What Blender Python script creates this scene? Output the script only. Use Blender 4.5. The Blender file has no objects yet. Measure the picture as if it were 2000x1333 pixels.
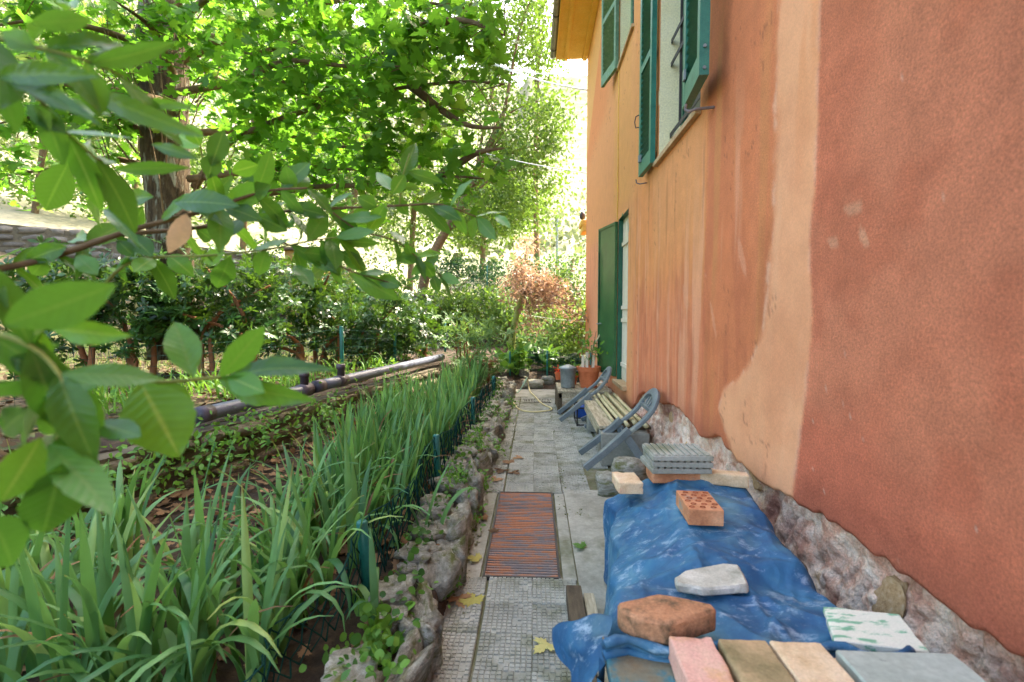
import bpy, bmesh, math, random
import numpy as np
from mathutils import Vector, Matrix
random.seed(11)
rng = np.random.default_rng(11)
sc = bpy.context.scene
C = sc.collection

# ------------------------------------------------------------------ camera, sky, sun, exposure
CAMH, FPX = 1.22, 950.0
PITCH, YAW = math.atan(48.5 / 950), math.atan(45 / 950)
cam = bpy.data.objects.new('camera', bpy.data.cameras.new('camera'))
C.objects.link(cam)
cam.location = (0, 0, CAMH)
cam.rotation_euler = (math.pi / 2 - PITCH, 0, YAW)
cam.data.sensor_width = 36
cam.data.lens = FPX / 2000 * 36
cam.data.clip_start, cam.data.clip_end = 0.05, 2000
cam.data.dof.use_dof = True
cam.data.dof.focus_distance = 3.2
cam.data.dof.aperture_fstop = 3.2
sc.camera = cam
SUN_AZ, SUN_EL = math.radians(36), math.radians(49)      # azimuth from +Y towards +X
world = bpy.data.worlds.new('World')
sc.world = world
world.use_nodes = True
wn = world.node_tree
sky = wn.nodes.new('ShaderNodeTexSky')
sky.sky_type = 'NISHITA'
sky.sun_disc = False
sky.sun_elevation = SUN_EL
sky.sun_rotation = SUN_AZ
sky.dust_density = 5.0
sky.ozone_density = 0.6
wn.nodes['Background'].inputs[1].default_value = 0.15
wn.links.new(sky.outputs[0], wn.nodes['Background'].inputs[0])
sun = bpy.data.objects.new('sun', bpy.data.lights.new('sun', 'SUN'))
C.objects.link(sun)
sun.data.energy = 2.2
sun.data.angle = math.radians(0.55)
sun.data.color = (1.0, 0.95, 0.86)
sdir = Vector((math.sin(SUN_AZ) * math.cos(SUN_EL), math.cos(SUN_AZ) * math.cos(SUN_EL), math.sin(SUN_EL)))
sun.rotation_euler = sdir.to_track_quat('Z', 'Y').to_euler()
sun.location = sdir * 60
sc.view_settings.view_transform = 'Standard'
sc.view_settings.look = 'None'
sc.view_settings.exposure = 3.05
sc.view_settings.use_white_balance = True          # the photograph is balanced for the shade
sc.view_settings.white_balance_temperature = 7150
sc.view_settings.gamma = 1
sc.cycles.max_bounces = 10
sc.cycles.diffuse_bounces = 5
sc.cycles.transmission_bounces = 6
sc.cycles.use_denoising = True

# ------------------------------------------------------------------ pixel of the photograph -> point on a real plane
RC = cam.rotation_euler.to_matrix()
def ray(px, py):
    return RC @ Vector(((px - 1000) / FPX, -(py - 666.5) / FPX, -1))
def at_y(px, py, y):
    d = ray(px, py); t = y / d.y
    return Vector((d.x * t, y, CAMH + d.z * t))
def at_z(px, py, z=0.0):
    d = ray(px, py); t = (z - CAMH) / d.z
    return Vector((d.x * t, d.y * t, z))
def at_x(px, py, x=1.0):
    d = ray(px, py); t = x / d.x
    return Vector((x, d.y * t, CAMH + d.z * t))

# ------------------------------------------------------------------ helpers: objects
WM = {}
def link(o, parent=None, matrix=None):
    C.objects.link(o)
    m = matrix if matrix is not None else Matrix.Identity(4)
    if parent is not None:
        o.parent = parent
        o.matrix_parent_inverse = WM[parent].inverted()
    o.matrix_basis = m
    WM[o] = m.copy()
    return o
def thing(name, label, cat, loc=(0, 0, 0), group=None):
    o = bpy.data.objects.new(name, None)
    o.empty_display_size = 0.05
    link(o, None, Matrix.Translation(Vector(loc)))
    return tag(o, label, cat, group)
def tag(o, label=None, cat=None, group=None, kind=None):
    if label: o['label'] = label
    if cat: o['category'] = cat
    if group: o['group'] = group
    if kind: o['kind'] = kind
    return o
def mesh(name, v, f, mat=None, smooth=False):
    m = bpy.data.meshes.new(name)
    m.from_pydata([tuple(p) for p in v], [], f)
    if mat: m.materials.append(mat)
    if smooth: m.polygons.foreach_set('use_smooth', [True] * len(m.polygons))
    m.update()
    return m
def obj(name, me, parent=None, matrix=None):
    return link(bpy.data.objects.new(name, me), parent, matrix)
class B:
    """collects simple shapes into one mesh"""
    def __init__(s): s.v, s.f = [], []
    def add(s, v, f):
        k = len(s.v); s.v += [Vector(p) for p in v]; s.f += [[i + k for i in q] for q in f]; return s
    def box(s, x0, x1, y0, y1, z0, z1, m=None):
        v = [Vector((x, y, z)) for z in (z0, z1) for y in (y0, y1) for x in (x0, x1)]
        if m is not None: v = [m @ p for p in v]
        return s.add(v, [[0, 2, 3, 1], [4, 5, 7, 6], [0, 1, 5, 4], [2, 6, 7, 3], [0, 4, 6, 2], [1, 3, 7, 5]])
    def tube(s, pts, r, n=6, cap=True):
        pts = [Vector(p) for p in pts]
        rs = r if hasattr(r, '__len__') else [r] * len(pts)
        up = Vector((0, 0, 1)); rings = []; last = None
        for i, p in enumerate(pts):
            d = (pts[min(i + 1, len(pts) - 1)] - pts[max(i - 1, 0)])
            d = d.normalized() if d.length > 1e-9 else Vector((0, 0, 1))
            if last is None:
                a = d.cross(up)
                if a.length < 1e-3: a = d.cross(Vector((1, 0, 0)))
            else:
                a = last - d * last.dot(d)
                if a.length < 1e-3: a = d.cross(up) if d.cross(up).length > 1e-3 else d.cross(Vector((1, 0, 0)))
            a.normalize(); last = a; b = a.cross(d)
            rings.append([p + (a * math.cos(2 * math.pi * k / n) + b * math.sin(2 * math.pi * k / n)) * rs[i] for k in range(n)])
        f = []
        for i in range(len(pts) - 1):
            for k in range(n):
                f.append([i * n + k, i * n + (k + 1) % n, (i + 1) * n + (k + 1) % n, (i + 1) * n + k])
        if cap:
            f.append(list(range(n))[::-1]); f.append([(len(pts) - 1) * n + k for k in range(n)])
        return s.add([q for r_ in rings for q in r_], f)
    def lathe(s, prof, c, n=20):
        v = [Vector((c[0] + r * math.cos(2 * math.pi * k / n), c[1] + r * math.sin(2 * math.pi * k / n), c[2] + z)) for r, z in prof for k in range(n)]
        f = [[i * n + k, i * n + (k + 1) % n, (i + 1) * n + (k + 1) % n, (i + 1) * n + k] for i in range(len(prof) - 1) for k in range(n)]
        return s.add(v, f)
    def prism(s, poly, z0, z1):
        n = len(poly)
        v = [Vector((p[0], p[1], z0)) for p in poly] + [Vector((p[0], p[1], z1)) for p in poly]
        return s.add(v, [list(range(n))[::-1], list(range(n, 2 * n))] + [[i, (i + 1) % n, n + (i + 1) % n, n + i] for i in range(n)])
    def bar(s, p, q, w, h, up=(0, 0, 1)):
        """box along p-q, w across, h along up"""
        p, q = Vector(p), Vector(q); d = (q - p).normalized(); a = d.cross(Vector(up)).normalized(); b = a.cross(d)
        v = []
        for e in (p, q):
            for i, j in ((-1, -1), (1, -1), (1, 1), (-1, 1)): v.append(e + a * (i * w / 2) + b * (j * h / 2))
        return s.add(v, [[3, 2, 1, 0], [4, 5, 6, 7]] + [[i, (i + 1) % 4, 4 + (i + 1) % 4, 4 + i] for i in range(4)])
    def mesh(s, name, mat, smooth=False, bevel=0, seg=2):
        m = mesh(name, s.v, s.f, mat, smooth)
        if bevel:
            bm = bmesh.new(); bm.from_mesh(m)
            bmesh.ops.bevel(bm, geom=[e for e in bm.edges if e.calc_length() > bevel * 2.2], offset=bevel, segments=seg, affect='EDGES', profile=0.6)
            bm.to_mesh(m); bm.free()
        return m
    def rough(s, name, mat, amp=.003, cuts=7, bevel=.004, seed=0, matrix=None):
        m = s.mesh(name, mat, False, bevel, 1); bm = bmesh.new(); bm.from_mesh(m)
        bmesh.ops.triangulate(bm, faces=[f for f in bm.faces if len(f.verts) > 4])
        bmesh.ops.subdivide_edges(bm, edges=[e for e in bm.edges if e.calc_length() > .03], cuts=cuts, use_grid_fill=True)
        bm.normal_update()
        for v in bm.verts:
            c = v.co * 40; n = float(fbm(c.x + seed + c.z, c.y - c.z * .8, seed, 3)) - .5; e = float(vn(c.x * .5 + 7 + c.z, c.y * .5 + c.z, seed + 5))
            sharp = 1 + 1.6 * (max((f.normal.angle(v.normal) for f in v.link_faces), default=0) > .35) * (e > .55)
            v.co -= v.normal * (amp * (.25 + n) * sharp)
        for f in bm.faces: f.smooth = True
        bm.to_mesh(m); bm.free()
        try: m.set_sharp_from_angle(angle=math.radians(38))
        except Exception: pass
        return obj(name, m, None, matrix)
    def obj(s, name, mat, parent=None, smooth=False, bevel=0, seg=2, matrix=None):
        return obj(name, s.mesh(name, mat, smooth, bevel, seg), parent, matrix)

# ------------------------------------------------------------------ helpers: noise
def _h(i, j, s):
    n = np.sin(i * 127.1 + j * 311.7 + s * 74.7) * 43758.5453
    return n - np.floor(n)
def vn(x, y, s=0):
    x = np.asarray(x, float); y = np.asarray(y, float)
    i, j = np.floor(x), np.floor(y); u, v = x - i, y - j
    u = u * u * (3 - 2 * u); v = v * v * (3 - 2 * v)
    return (_h(i, j, s) * (1 - u) + _h(i + 1, j, s) * u) * (1 - v) + (_h(i, j + 1, s) * (1 - u) + _h(i + 1, j + 1, s) * u) * v
def fbm(x, y, s=0, o=4):
    a, t, r = 0.5, 0, 0
    for k in range(o):
        r = r + a * vn(x, y, s + k); t += a; a *= 0.5; x = x * 2.03 + 5.1; y = y * 2.03 + 1.7
    return r / t
def sstep(a, b, x):
    t = np.clip((x - a) / (b - a), 0, 1); return t * t * (3 - 2 * t)
def lin(r, g, b):
    return tuple((c / 255 / 12.92 if c <= 10 else ((c / 255 + 0.055) / 1.055) ** 2.4) for c in (r, g, b))

# ------------------------------------------------------------------ helpers: materials
def nodes(name):
    m = bpy.data.materials.new(name); m.use_nodes = True
    nt = m.node_tree
    return m, nt, nt.nodes['Principled BSDF'], nt.nodes['Material Output']
def N(nt, t, **kw):
    n = nt.nodes.new(t)
    for k, v in kw.items():
        if k in n.inputs.keys(): n.inputs[k].default_value = v
        else: setattr(n, k, v)
    return n
def ramp(nt, src, stops):
    r = nt.nodes.new('ShaderNodeValToRGB')
    el = r.color_ramp.elements
    while len(el) < len(stops): el.new(0.5)
    for e, (p, c) in zip(el, stops): e.position = p; e.color = (*c, 1)
    nt.links.new(src, r.inputs[0]); return r.outputs[0]
def surf(name, stops, scale=8, detail=6, rough=0.8, bump=0.3, bscale=40, stretch=(1, 1, 1), vary=0.15, spec=0.3, coord='Object', metal=0, dirt=None, dist=0.01, grain=0.16):
    """noise-coloured surface: stops is a colour ramp over a noise; each object differs a little"""
    m, nt, p, out = nodes(name)
    tc = N(nt, 'ShaderNodeTexCoord'); L = nt.links.new
    oi = N(nt, 'ShaderNodeObjectInfo')
    mp = N(nt, 'ShaderNodeMapping'); mp.inputs['Scale'].default_value = stretch
    L(tc.outputs[coord], mp.inputs[0])
    ad = N(nt, 'ShaderNodeVectorMath', operation='SCALE'); cx = N(nt, 'ShaderNodeCombineXYZ')
    for i in range(3): L(oi.outputs['Random'], cx.inputs[i])
    L(cx.outputs[0], ad.inputs[0]); ad.inputs['Scale'].default_value = 37.0
    a2 = N(nt, 'ShaderNodeVectorMath', operation='ADD'); L(mp.outputs[0], a2.inputs[0]); L(ad.outputs[0], a2.inputs[1])
    nz = N(nt, 'ShaderNodeTexNoise', Scale=scale, Detail=detail, Roughness=0.62); L(a2.outputs[0], nz.inputs['Vector'])
    colr = ramp(nt, nz.outputs[0], stops)
    if dirt:
        n2 = N(nt, 'ShaderNodeTexNoise', Scale=dirt[1], Detail=5, Roughness=0.65); L(a2.outputs[0], n2.inputs['Vector'])
        rr = ramp(nt, n2.outputs[0], [(dirt[2], (0, 0, 0)), (dirt[3], (1, 1, 1))])
        mx = N(nt, 'ShaderNodeMix', data_type='RGBA'); L(rr, mx.inputs[0]); L(colr, mx.inputs[6]); mx.inputs[7].default_value = (*dirt[0], 1)
        colr = mx.outputs[2]
    hs = N(nt, 'ShaderNodeHueSaturation'); L(colr, hs.inputs['Color'])
    mr = N(nt, 'ShaderNodeMapRange'); mr.inputs[3].default_value = 1 - vary; mr.inputs[4].default_value = 1 + vary
    L(oi.outputs['Random'], mr.inputs[0])
    ng = N(nt, 'ShaderNodeTexNoise', Scale=scale * 14, Detail=4, Roughness=0.7); L(a2.outputs[0], ng.inputs['Vector'])
    gr_ = N(nt, 'ShaderNodeMapRange'); gr_.inputs[1].default_value = .3; gr_.inputs[2].default_value = .7; gr_.inputs[3].default_value = 1 - grain; gr_.inputs[4].default_value = 1 + grain
    L(ng.outputs[0], gr_.inputs[0]); mg = N(nt, 'ShaderNodeMath', operation='MULTIPLY'); L(mr.outputs[0], mg.inputs[0]); L(gr_.outputs[0], mg.inputs[1]); L(mg.outputs[0], hs.inputs['Value'])
    L(hs.outputs[0], p.inputs['Base Color'])
    p.inputs['Roughness'].default_value = rough; p.inputs['Specular IOR Level'].default_value = spec; p.inputs['Metallic'].default_value = metal
    if bump:
        nb = N(nt, 'ShaderNodeTexNoise', Scale=bscale, Detail=6, Roughness=0.65); L(a2.outputs[0], nb.inputs['Vector'])
        bp = N(nt, 'ShaderNodeBump', Strength=bump, Distance=dist); L(nb.outputs[0], bp.inputs['Height']); L(bp.outputs[0], p.inputs['Normal'])
    return m
def leafmat(name, c0, c1, ct, trans=0.4, rough=0.45, spec=0.4, ribc=None, ribw=0.55, yellow=None, veins=None):
    """c0..c1 the leaf's own colour range, ct the colour of light coming through"""
    m, nt, p, out = nodes(name); L = nt.links.new
    at = N(nt, 'ShaderNodeAttribute', attribute_name='tint'); oi = N(nt, 'ShaderNodeObjectInfo')
    a = N(nt, 'ShaderNodeMath', operation='ADD'); L(at.outputs['Fac'], a.inputs[0]); L(oi.outputs['Random'], a.inputs[1])
    fr = N(nt, 'ShaderNodeMath', operation='FRACT'); L(a.outputs[0], fr.inputs[0])
    st = [(0, c0), (0.9, c1)]
    if yellow: st = [(0, c0), (0.86, c1), (0.97, yellow)]
    colr = ramp(nt, fr.outputs[0], st)
    tc = N(nt, 'ShaderNodeTexCoord'); nz = N(nt, 'ShaderNodeTexNoise', Scale=9, Detail=3); L(tc.outputs['Object'], nz.inputs['Vector'])
    hs = N(nt, 'ShaderNodeHueSaturation'); mr = N(nt, 'ShaderNodeMapRange'); mr.inputs[3].default_value = 0.78; mr.inputs[4].default_value = 1.22
    L(nz.outputs[0], mr.inputs[0]); L(mr.outputs[0], hs.inputs['Value']); L(colr, hs.inputs['Color']); colr = hs.outputs[0]
    if ribc:
        rb = N(nt, 'ShaderNodeAttribute', attribute_name='rib')
        rr = ramp(nt, rb.outputs['Fac'], [(ribw, (0, 0, 0)), (min(ribw + 0.3, 1), (1, 1, 1))])
        mx = N(nt, 'ShaderNodeMix', data_type='RGBA'); L(rr, mx.inputs[0]); L(colr, mx.inputs[6]); mx.inputs[7].default_value = (*ribc, 1); colr = mx.outputs[2]
    if veins:
        sx = N(nt, 'ShaderNodeSeparateXYZ'); L(tc.outputs['Object'], sx.inputs[0])
        ab = N(nt, 'ShaderNodeMath', operation='ABSOLUTE'); L(sx.outputs[0], ab.inputs[0])
        if veins == 'side':
            e1 = N(nt, 'ShaderNodeMath', operation='MULTIPLY_ADD'); L(ab.outputs[0], e1.inputs[0]); e1.inputs[1].default_value = -0.85; L(sx.outputs[1], e1.inputs[2]); fq, amp = 62.0, .06
        else:
            e1 = ab; fq, amp = 1300.0, .10
        wv = N(nt, 'ShaderNodeMath', operation='MULTIPLY'); L(e1.outputs[0], wv.inputs[0]); wv.inputs[1].default_value = fq
        sn = N(nt, 'ShaderNodeMath', operation='SINE'); L(wv.outputs[0], sn.inputs[0])
        vr = N(nt, 'ShaderNodeMapRange'); vr.inputs[1].default_value = .2 if veins == 'side' else -1; vr.inputs[2].default_value = 1; vr.inputs[3].default_value = 1 - amp * .3; vr.inputs[4].default_value = 1 + amp; L(sn.outputs[0], vr.inputs[0])
        h2 = N(nt, 'ShaderNodeHueSaturation'); L(colr, h2.inputs['Color']); L(vr.outputs[0], h2.inputs['Value']); colr = h2.outputs[0]
        bq = N(nt, 'ShaderNodeBump', Strength=.08 if veins == 'side' else .2, Distance=.01 if veins == 'side' else .004); L(sn.outputs[0], bq.inputs['Height']); L(bq.outputs[0], p.inputs['Normal'])
        # brown tips and spots
        if veins == 'side':
            sp = N(nt, 'ShaderNodeTexNoise', Scale=7, Detail=6, Roughness=.75); ofs = N(nt, 'ShaderNodeVectorMath', operation='ADD'); cc = N(nt, 'ShaderNodeCombineXYZ'); mm = N(nt, 'ShaderNodeMath', operation='MULTIPLY'); mm.inputs[1].default_value = 50
            L(oi.outputs['Random'], mm.inputs[0]); L(mm.outputs[0], cc.inputs[0]); L(tc.outputs['Object'], ofs.inputs[0]); L(cc.outputs[0], ofs.inputs[1]); L(ofs.outputs[0], sp.inputs['Vector'])
            rs = ramp(nt, sp.outputs[0], [(.68, (0, 0, 0)), (.74, (.8, .8, .8))])
        else:
            ln = N(nt, 'ShaderNodeVectorMath', operation='LENGTH'); L(tc.outputs['Object'], ln.inputs[0])
            r1 = N(nt, 'ShaderNodeMath', operation='MULTIPLY_ADD'); L(oi.outputs['Random'], r1.inputs[0]); r1.inputs[1].default_value = .22; L(ln.outputs['Value'], r1.inputs[2])
            rs = ramp(nt, r1.outputs[0], [(.0, (0, 0, 0)), (.98, (0, 0, 0)), (1.0, (.8, .8, .8))])
            sb = N(nt, 'ShaderNodeMath', operation='SUBTRACT'); L(r1.outputs[0], sb.inputs[0]); sb.inputs[1].default_value = .14; nt.links.new(sb.outputs[0], rs.node.inputs[0])
        m5 = N(nt, 'ShaderNodeMix', data_type='RGBA'); L(rs, m5.inputs[0]); L(colr, m5.inputs[6]); m5.inputs[7].default_value = (*lin(150, 122, 70), 1); colr = m5.outputs[2]
    L(colr, p.inputs['Base Color']); p.inputs['Roughness'].default_value = rough; p.inputs['Specular IOR Level'].default_value = spec
    tr = N(nt, 'ShaderNodeBsdfTranslucent')
    m2 = N(nt, 'ShaderNodeMix', data_type='RGBA'); m2.inputs[0].default_value = 0.72; L(colr, m2.inputs[6]); m2.inputs[7].default_value = (*ct, 1); L(m2.outputs[2], tr.inputs[0])
    ms = N(nt, 'ShaderNodeMixShader'); ms.inputs[0].default_value = trans
    L(p.outputs[0], ms.inputs[1]); L(tr.outputs[0], ms.inputs[2]); L(ms.outputs[0], out.inputs[0])
    return m

# ------------------------------------------------------------------ helpers: leaves
def lance(W=0.35, seg=5, fold=0.12, curl=0.12, wave=0.0, peak=0.45, cols=3):
    """leaf of length 1 along +Y, normal +Z: verts, faces, rib(0..1)"""
    v, f, r = [], [], []
    k = math.log(0.5) / math.log(peak)
    for i in range(seg + 1):
        t = i / seg
        w = W * 0.5 * max(math.sin(math.pi * min(t, 1) ** k), 0.0) ** 0.85 if 0 < i < seg else 0.008
        z = -curl * t * t
        for c in range(cols):
            u = -1 + 2 * c / (cols - 1)
            wz = wave * math.sin(i * (2.1 if seg < 12 else .9) + c * 2) * abs(u)
            if seg > 12 and abs(u) > .9: w_ = w * (1 + .045 * math.sin(i * 2.6))
            else: w_ = w
            v.append((u * w_, t, z + fold * abs(u) * w + wz)); r.append(1 - abs(u))
    for i in range(seg):
        for c in range(cols - 1):
            a = i * cols + c; f.append([a, a + 1, a + cols + 1, a + cols])
    return np.array(v), f, np.array(r)
def maple():
    pts = [(0, 0), (.10, .03), (.30, -.12), (.28, .02), (.46, .04), (.40, .12), (.62, .30), (.48, .32), (.52, .48), (.34, .40), (.18, .42), (.28, .66), (.19, .68), (.20, .82), (.10, .78), (0, 1.0)]
    v = [(x, y, 0.22 * abs(x) * abs(x) - 0.10 * y * y) for x, y in pts] + [(-x, y, 0.22 * x * x - 0.10 * y * y) for x, y in pts[1:-1][::-1]]
    n = len(v); v.append((0, 0.30, 0.03))
    f = [[i, (i + 1) % n, n] for i in range(n)]
    return np.array(v), f, np.array([0.0] * n + [1.0])
def quad():
    return np.array([(0, 0, 0), (.32, .45, .05), (0, 1, -.1), (-.32, .45, .05)]), [[0, 1, 2, 3]], np.array([1, 0, 1, 0.])
def tri():
    return np.array([(-.3, 0, 0), (.34, .2, .05), (.05, 1, -.08)]), [[0, 1, 2]], np.array([1, 0, 0.])
def rosette(n=8, W=0.36, up=0.35):
    tv, tf, tr = lance(W, 4, 0.15, 0.25, peak=0.62)
    V, Fc, R = [], [], []
    for k in range(n):
        a = 2 * math.pi * k / n + 0.4 * math.sin(k * 5); s = 0.8 + 0.25 * math.sin(k * 3.7)
        e = up + 0.25 * math.sin(k * 2.3)
        M = np.array((Matrix.Rotation(a, 3, 'Z') @ Matrix.Rotation(e, 3, 'X')))
        o = len(V) * len(tv); V.append((tv * s) @ M.T); Fc += [[i + o for i in q] for q in tf]; R.append(tr)
    return np.concatenate(V), Fc, np.concatenate(R)
def frames(d, n):
    d = d / np.linalg.norm(d, axis=1, keepdims=True)
    n = n - (n * d).sum(1, keepdims=True) * d
    n = n / np.maximum(np.linalg.norm(n, axis=1, keepdims=True), 1e-6)
    return np.stack([np.cross(d, n), d, n], axis=2)
def leafmesh(name, tpl, mat):
    m = mesh(name, tpl[0], tpl[1], mat, True)
    a = m.attributes.new('rib', 'FLOAT', 'POINT'); a.data.foreach_set('value', tpl[2].astype(np.float32))
    return m
def merged(name, tpl, R, S, P, mat, smooth=True):
    tv, tf, tr = tpl; n, k = len(P), len(tv)
    V = (np.einsum('nij,kj->nki', R, tv) * S[:, None, None] + P[:, None, :]).reshape(-1, 3).astype(np.float32)
    ls = np.array([len(q) for q in tf]); li = np.concatenate([np.array(q) for q in tf])
    LI = (li[None, :] + (np.arange(n) * k)[:, None]).reshape(-1).astype(np.int32)
    LT = np.tile(ls, n).astype(np.int32); LS = np.concatenate([[0], np.cumsum(LT)[:-1]]).astype(np.int32)
    m = bpy.data.meshes.new(name)
    m.vertices.add(len(V)); m.vertices.foreach_set('co', V.reshape(-1))
    m.loops.add(len(LI)); m.loops.foreach_set('vertex_index', LI)
    m.polygons.add(len(LT)); m.polygons.foreach_set('loop_start', LS); m.polygons.foreach_set('loop_total', LT)
    if smooth: m.polygons.foreach_set('use_smooth', np.ones(len(LT), bool))
    a = m.attributes.new('tint', 'FLOAT', 'POINT'); a.data.foreach_set('value', np.repeat(rng.random(n), k).astype(np.float32))
    a = m.attributes.new('rib', 'FLOAT', 'POINT'); a.data.foreach_set('value', np.tile(tr, n).astype(np.float32))
    m.update(calc_edges=True); m.materials.append(mat)
    return m
CAMP = np.array((0, 0, CAMH))
def infront(P):
    """photo pixel coordinates of points (to see which leaves are in view)"""
    M = np.array(RC).T
    q = (P - CAMP) @ M.T
    d = np.maximum(-q[:, 2], 1e-3)
    return 1000 + FPX * q[:, 0] / d, 666.5 - FPX * q[:, 1] / d, -q[:, 2]
def foliage(parent, tpl, d, n, S, P, mat, single=0, single_name='leaf', rest_name='foliage'):
    """leaves as one 'stuff' part, the `single` largest ones in view as parts of their own"""
    R = frames(d, n); S = np.asarray(S, float)
    pick = np.zeros(len(P), bool)
    if single:
        px, py, dz = infront(P)
        sz = np.where((px > 0) & (px < 2000) & (py > 0) & (py < 1333) & (dz > 0), S / np.maximum(dz, .1), 0)
        pick[np.argsort(-sz)[:single]] = True
        me = leafmesh(single_name, tpl, mat)
        for i in np.nonzero(pick)[0]:
            M = Matrix.Translation(Vector(P[i])) @ Matrix((R[i] * S[i]).tolist()).to_4x4()
            obj(single_name, me, parent, M)
    if (~pick).any():
        o = obj(rest_name, merged(rest_name, tpl, R[~pick], S[~pick], P[~pick], mat), parent)
        o['kind'] = 'stuff'
        return o
def rv(n, s=1.0): return rng.normal(0, s, (n, 3))

# ------------------------------------------------------------------ materials
M_moss = surf('path_bed', [(0.3, lin(96, 92, 74)), (0.5, lin(112, 114, 82)), (0.7, lin(136, 130, 114))], 9, 6, 0.95, 0.6, 60)
M_tile = surf('cement_tile', [(0.25, lin(122, 124, 112)), (0.5, lin(156, 157, 145)), (0.75, lin(172, 172, 158))], 7, 7, 0.85, 0.35, 90, vary=0.09, dirt=(lin(100, 104, 72), 3.6, 0.5, 0.74), dist=0.004)
M_conc = surf('concrete', [(0.25, lin(112, 112, 98)), (0.5, lin(152, 152, 138)), (0.8, lin(176, 174, 160))], 3, 8, 0.9, 0.4, 70, vary=0.05, dirt=(lin(92, 96, 66), 2.2, 0.55, 0.75), dist=0.006)
M_soil = surf('soil', [(0.3, lin(44, 38, 30)), (0.5, lin(66, 54, 42)), (0.7, lin(92, 76, 56))], 14, 8, 0.95, 0.8, 50, vary=0, dist=0.03)
M_litter = surf('litter_ground', [(0.3, lin(62, 52, 38)), (0.5, lin(92, 80, 60)), (0.72, lin(122, 110, 86))], 10, 8, 0.95, 0.8, 45, vary=0, dist=0.03, dirt=(lin(74, 92, 42), 1.1, 0.48, 0.6))
M_rock = surf('border_rock', [(0.25, lin(108, 106, 92)), (0.42, lin(142, 140, 124)), (0.58, lin(172, 170, 154)), (0.75, lin(206, 206, 196))], 5, 9, 0.9, 0.8, 14, stretch=(1, 1, 2.6), vary=0.2, dirt=(lin(106, 112, 60), 2.2, 0.52, 0.66), dist=0.04, grain=.28)
M_rock2 = surf('wall_rock', [(0.25, lin(92, 82, 66)), (0.5, lin(134, 122, 100)), (0.75, lin(170, 158, 134))], 6, 8, 0.92, 0.9, 22, vary=0.2, dirt=(lin(90, 98, 40), 3.4, 0.5, 0.62), dist=0.03)
M_farrock = surf('terrace_rock', [(0.25, lin(82, 78, 72)), (0.5, lin(112, 106, 96)), (0.75, lin(140, 132, 118))], 3, 8, 0.95, 0.8, 14, vary=0.2, dist=0.05)
M_core = surf('wall_core', [(0.3, lin(66, 60, 48)), (0.6, lin(104, 96, 78))], 8, 5, 1, 0.6, 30, vary=0)
M_rust = surf('rusty_iron', [(0.3, lin(108, 104, 106)), (0.46, lin(132, 120, 114)), (0.56, lin(176, 116, 82)), (0.76, lin(190, 122, 80))], 7, 6, 0.75, 0.4, 90, stretch=(1, 3, 1), vary=0.12, coord='Object', spec=0.4)
M_iron = surf('dark_iron', [(0.3, lin(38, 38, 38)), (0.7, lin(66, 62, 58))], 20, 4, 0.6, 0.3, 60, spec=0.5)
M_pitshade = surf('pit_shade', [(0.3, lin(16, 15, 14)), (0.7, lin(30, 28, 26))], 10, 3, 1, 0)  # near-black colour standing for the shade below the grates
M_green = surf('shutter_paint', [(0.3, lin(28, 104, 88)), (0.7, lin(50, 128, 106))], 12, 5, 0.42, 0.12, 60, vary=0.05, spec=0.5, dirt=(lin(120, 160, 130), 26, 0.66, 0.8))
M_green2 = surf('old_shutter_paint', [(0.3, lin(92, 132, 104)), (0.7, lin(122, 156, 124))], 16, 5, 0.7, 0.2, 60, vary=0.06, dirt=(lin(150, 168, 148), 20, 0.55, 0.7))
M_green3 = surf('door_leaf_paint', [(0.3, lin(28, 80, 46)), (0.7, lin(50, 104, 60))], 4, 5, 0.35, 0.06, 40, vary=0.03, spec=0.55)
M_dgreen = surf('frame_paint', [(0.3, lin(14, 74, 56)), (0.7, lin(24, 92, 70))], 10, 4, 0.4, 0.1, 50, spec=0.5)
M_jamb = surf('jamb_plaster', [(0.3, lin(238, 228, 178)), (0.7, lin(244, 236, 194))], 5, 5, 0.9, 0.2, 60, vary=0.02)
M_sill = surf('stone_sill', [(0.3, lin(170, 138, 98)), (0.7, lin(206, 176, 134))], 12, 6, 0.85, 0.3, 60, vary=0.05)
M_white = surf('white_joinery', [(0.3, lin(206, 196, 172)), (0.7, lin(226, 218, 198))], 9, 5, 0.7, 0.2, 50, stretch=(6, 6, 1), vary=0.04)
M_soffit = surf('yellow_soffit', [(0.3, lin(230, 182, 84)), (0.7, lin(238, 196, 104))], 5, 5, 0.85, 0.15, 40, vary=0.02)
M_gutter = surf('zinc_gutter', [(0.3, lin(108, 102, 92)), (0.7, lin(148, 142, 130))], 14, 5, 0.5, 0.2, 40, spec=0.5, metal=0.3)
M_roof = surf('roof_clay', [(0.3, lin(140, 84, 60)), (0.7, lin(178, 116, 84))], 12, 5, 0.9, 0.4, 30)
M_inner = surf('house_core', [(0.3, lin(190, 120, 90)), (0.7, lin(206, 140, 106))], 3, 5, 0.9, 0.2, 40)
M_plastic = surf('chair_plastic', [(0.3, lin(86, 98, 100)), (0.7, lin(112, 122, 122))], 9, 5, 0.55, 0.15, 120, vary=0.05, spec=0.4, dirt=(lin(150, 156, 138), 6, 0.58, 0.75), dist=0.002)
M_wood = surf('weathered_wood', [(0.3, lin(128, 116, 92)), (0.5, lin(168, 156, 128)), (0.75, lin(202, 192, 164))], 6, 7, 0.9, 0.5, 30, stretch=(8, 0.8, 8), vary=0.1, dirt=(lin(112, 112, 70), 4, 0.56, 0.7))
M_dwood = surf('dark_wood', [(0.3, lin(66, 56, 44)), (0.7, lin(108, 94, 72))], 6, 6, 0.9, 0.5, 30, stretch=(6, 1, 6), vary=0.12)
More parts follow.
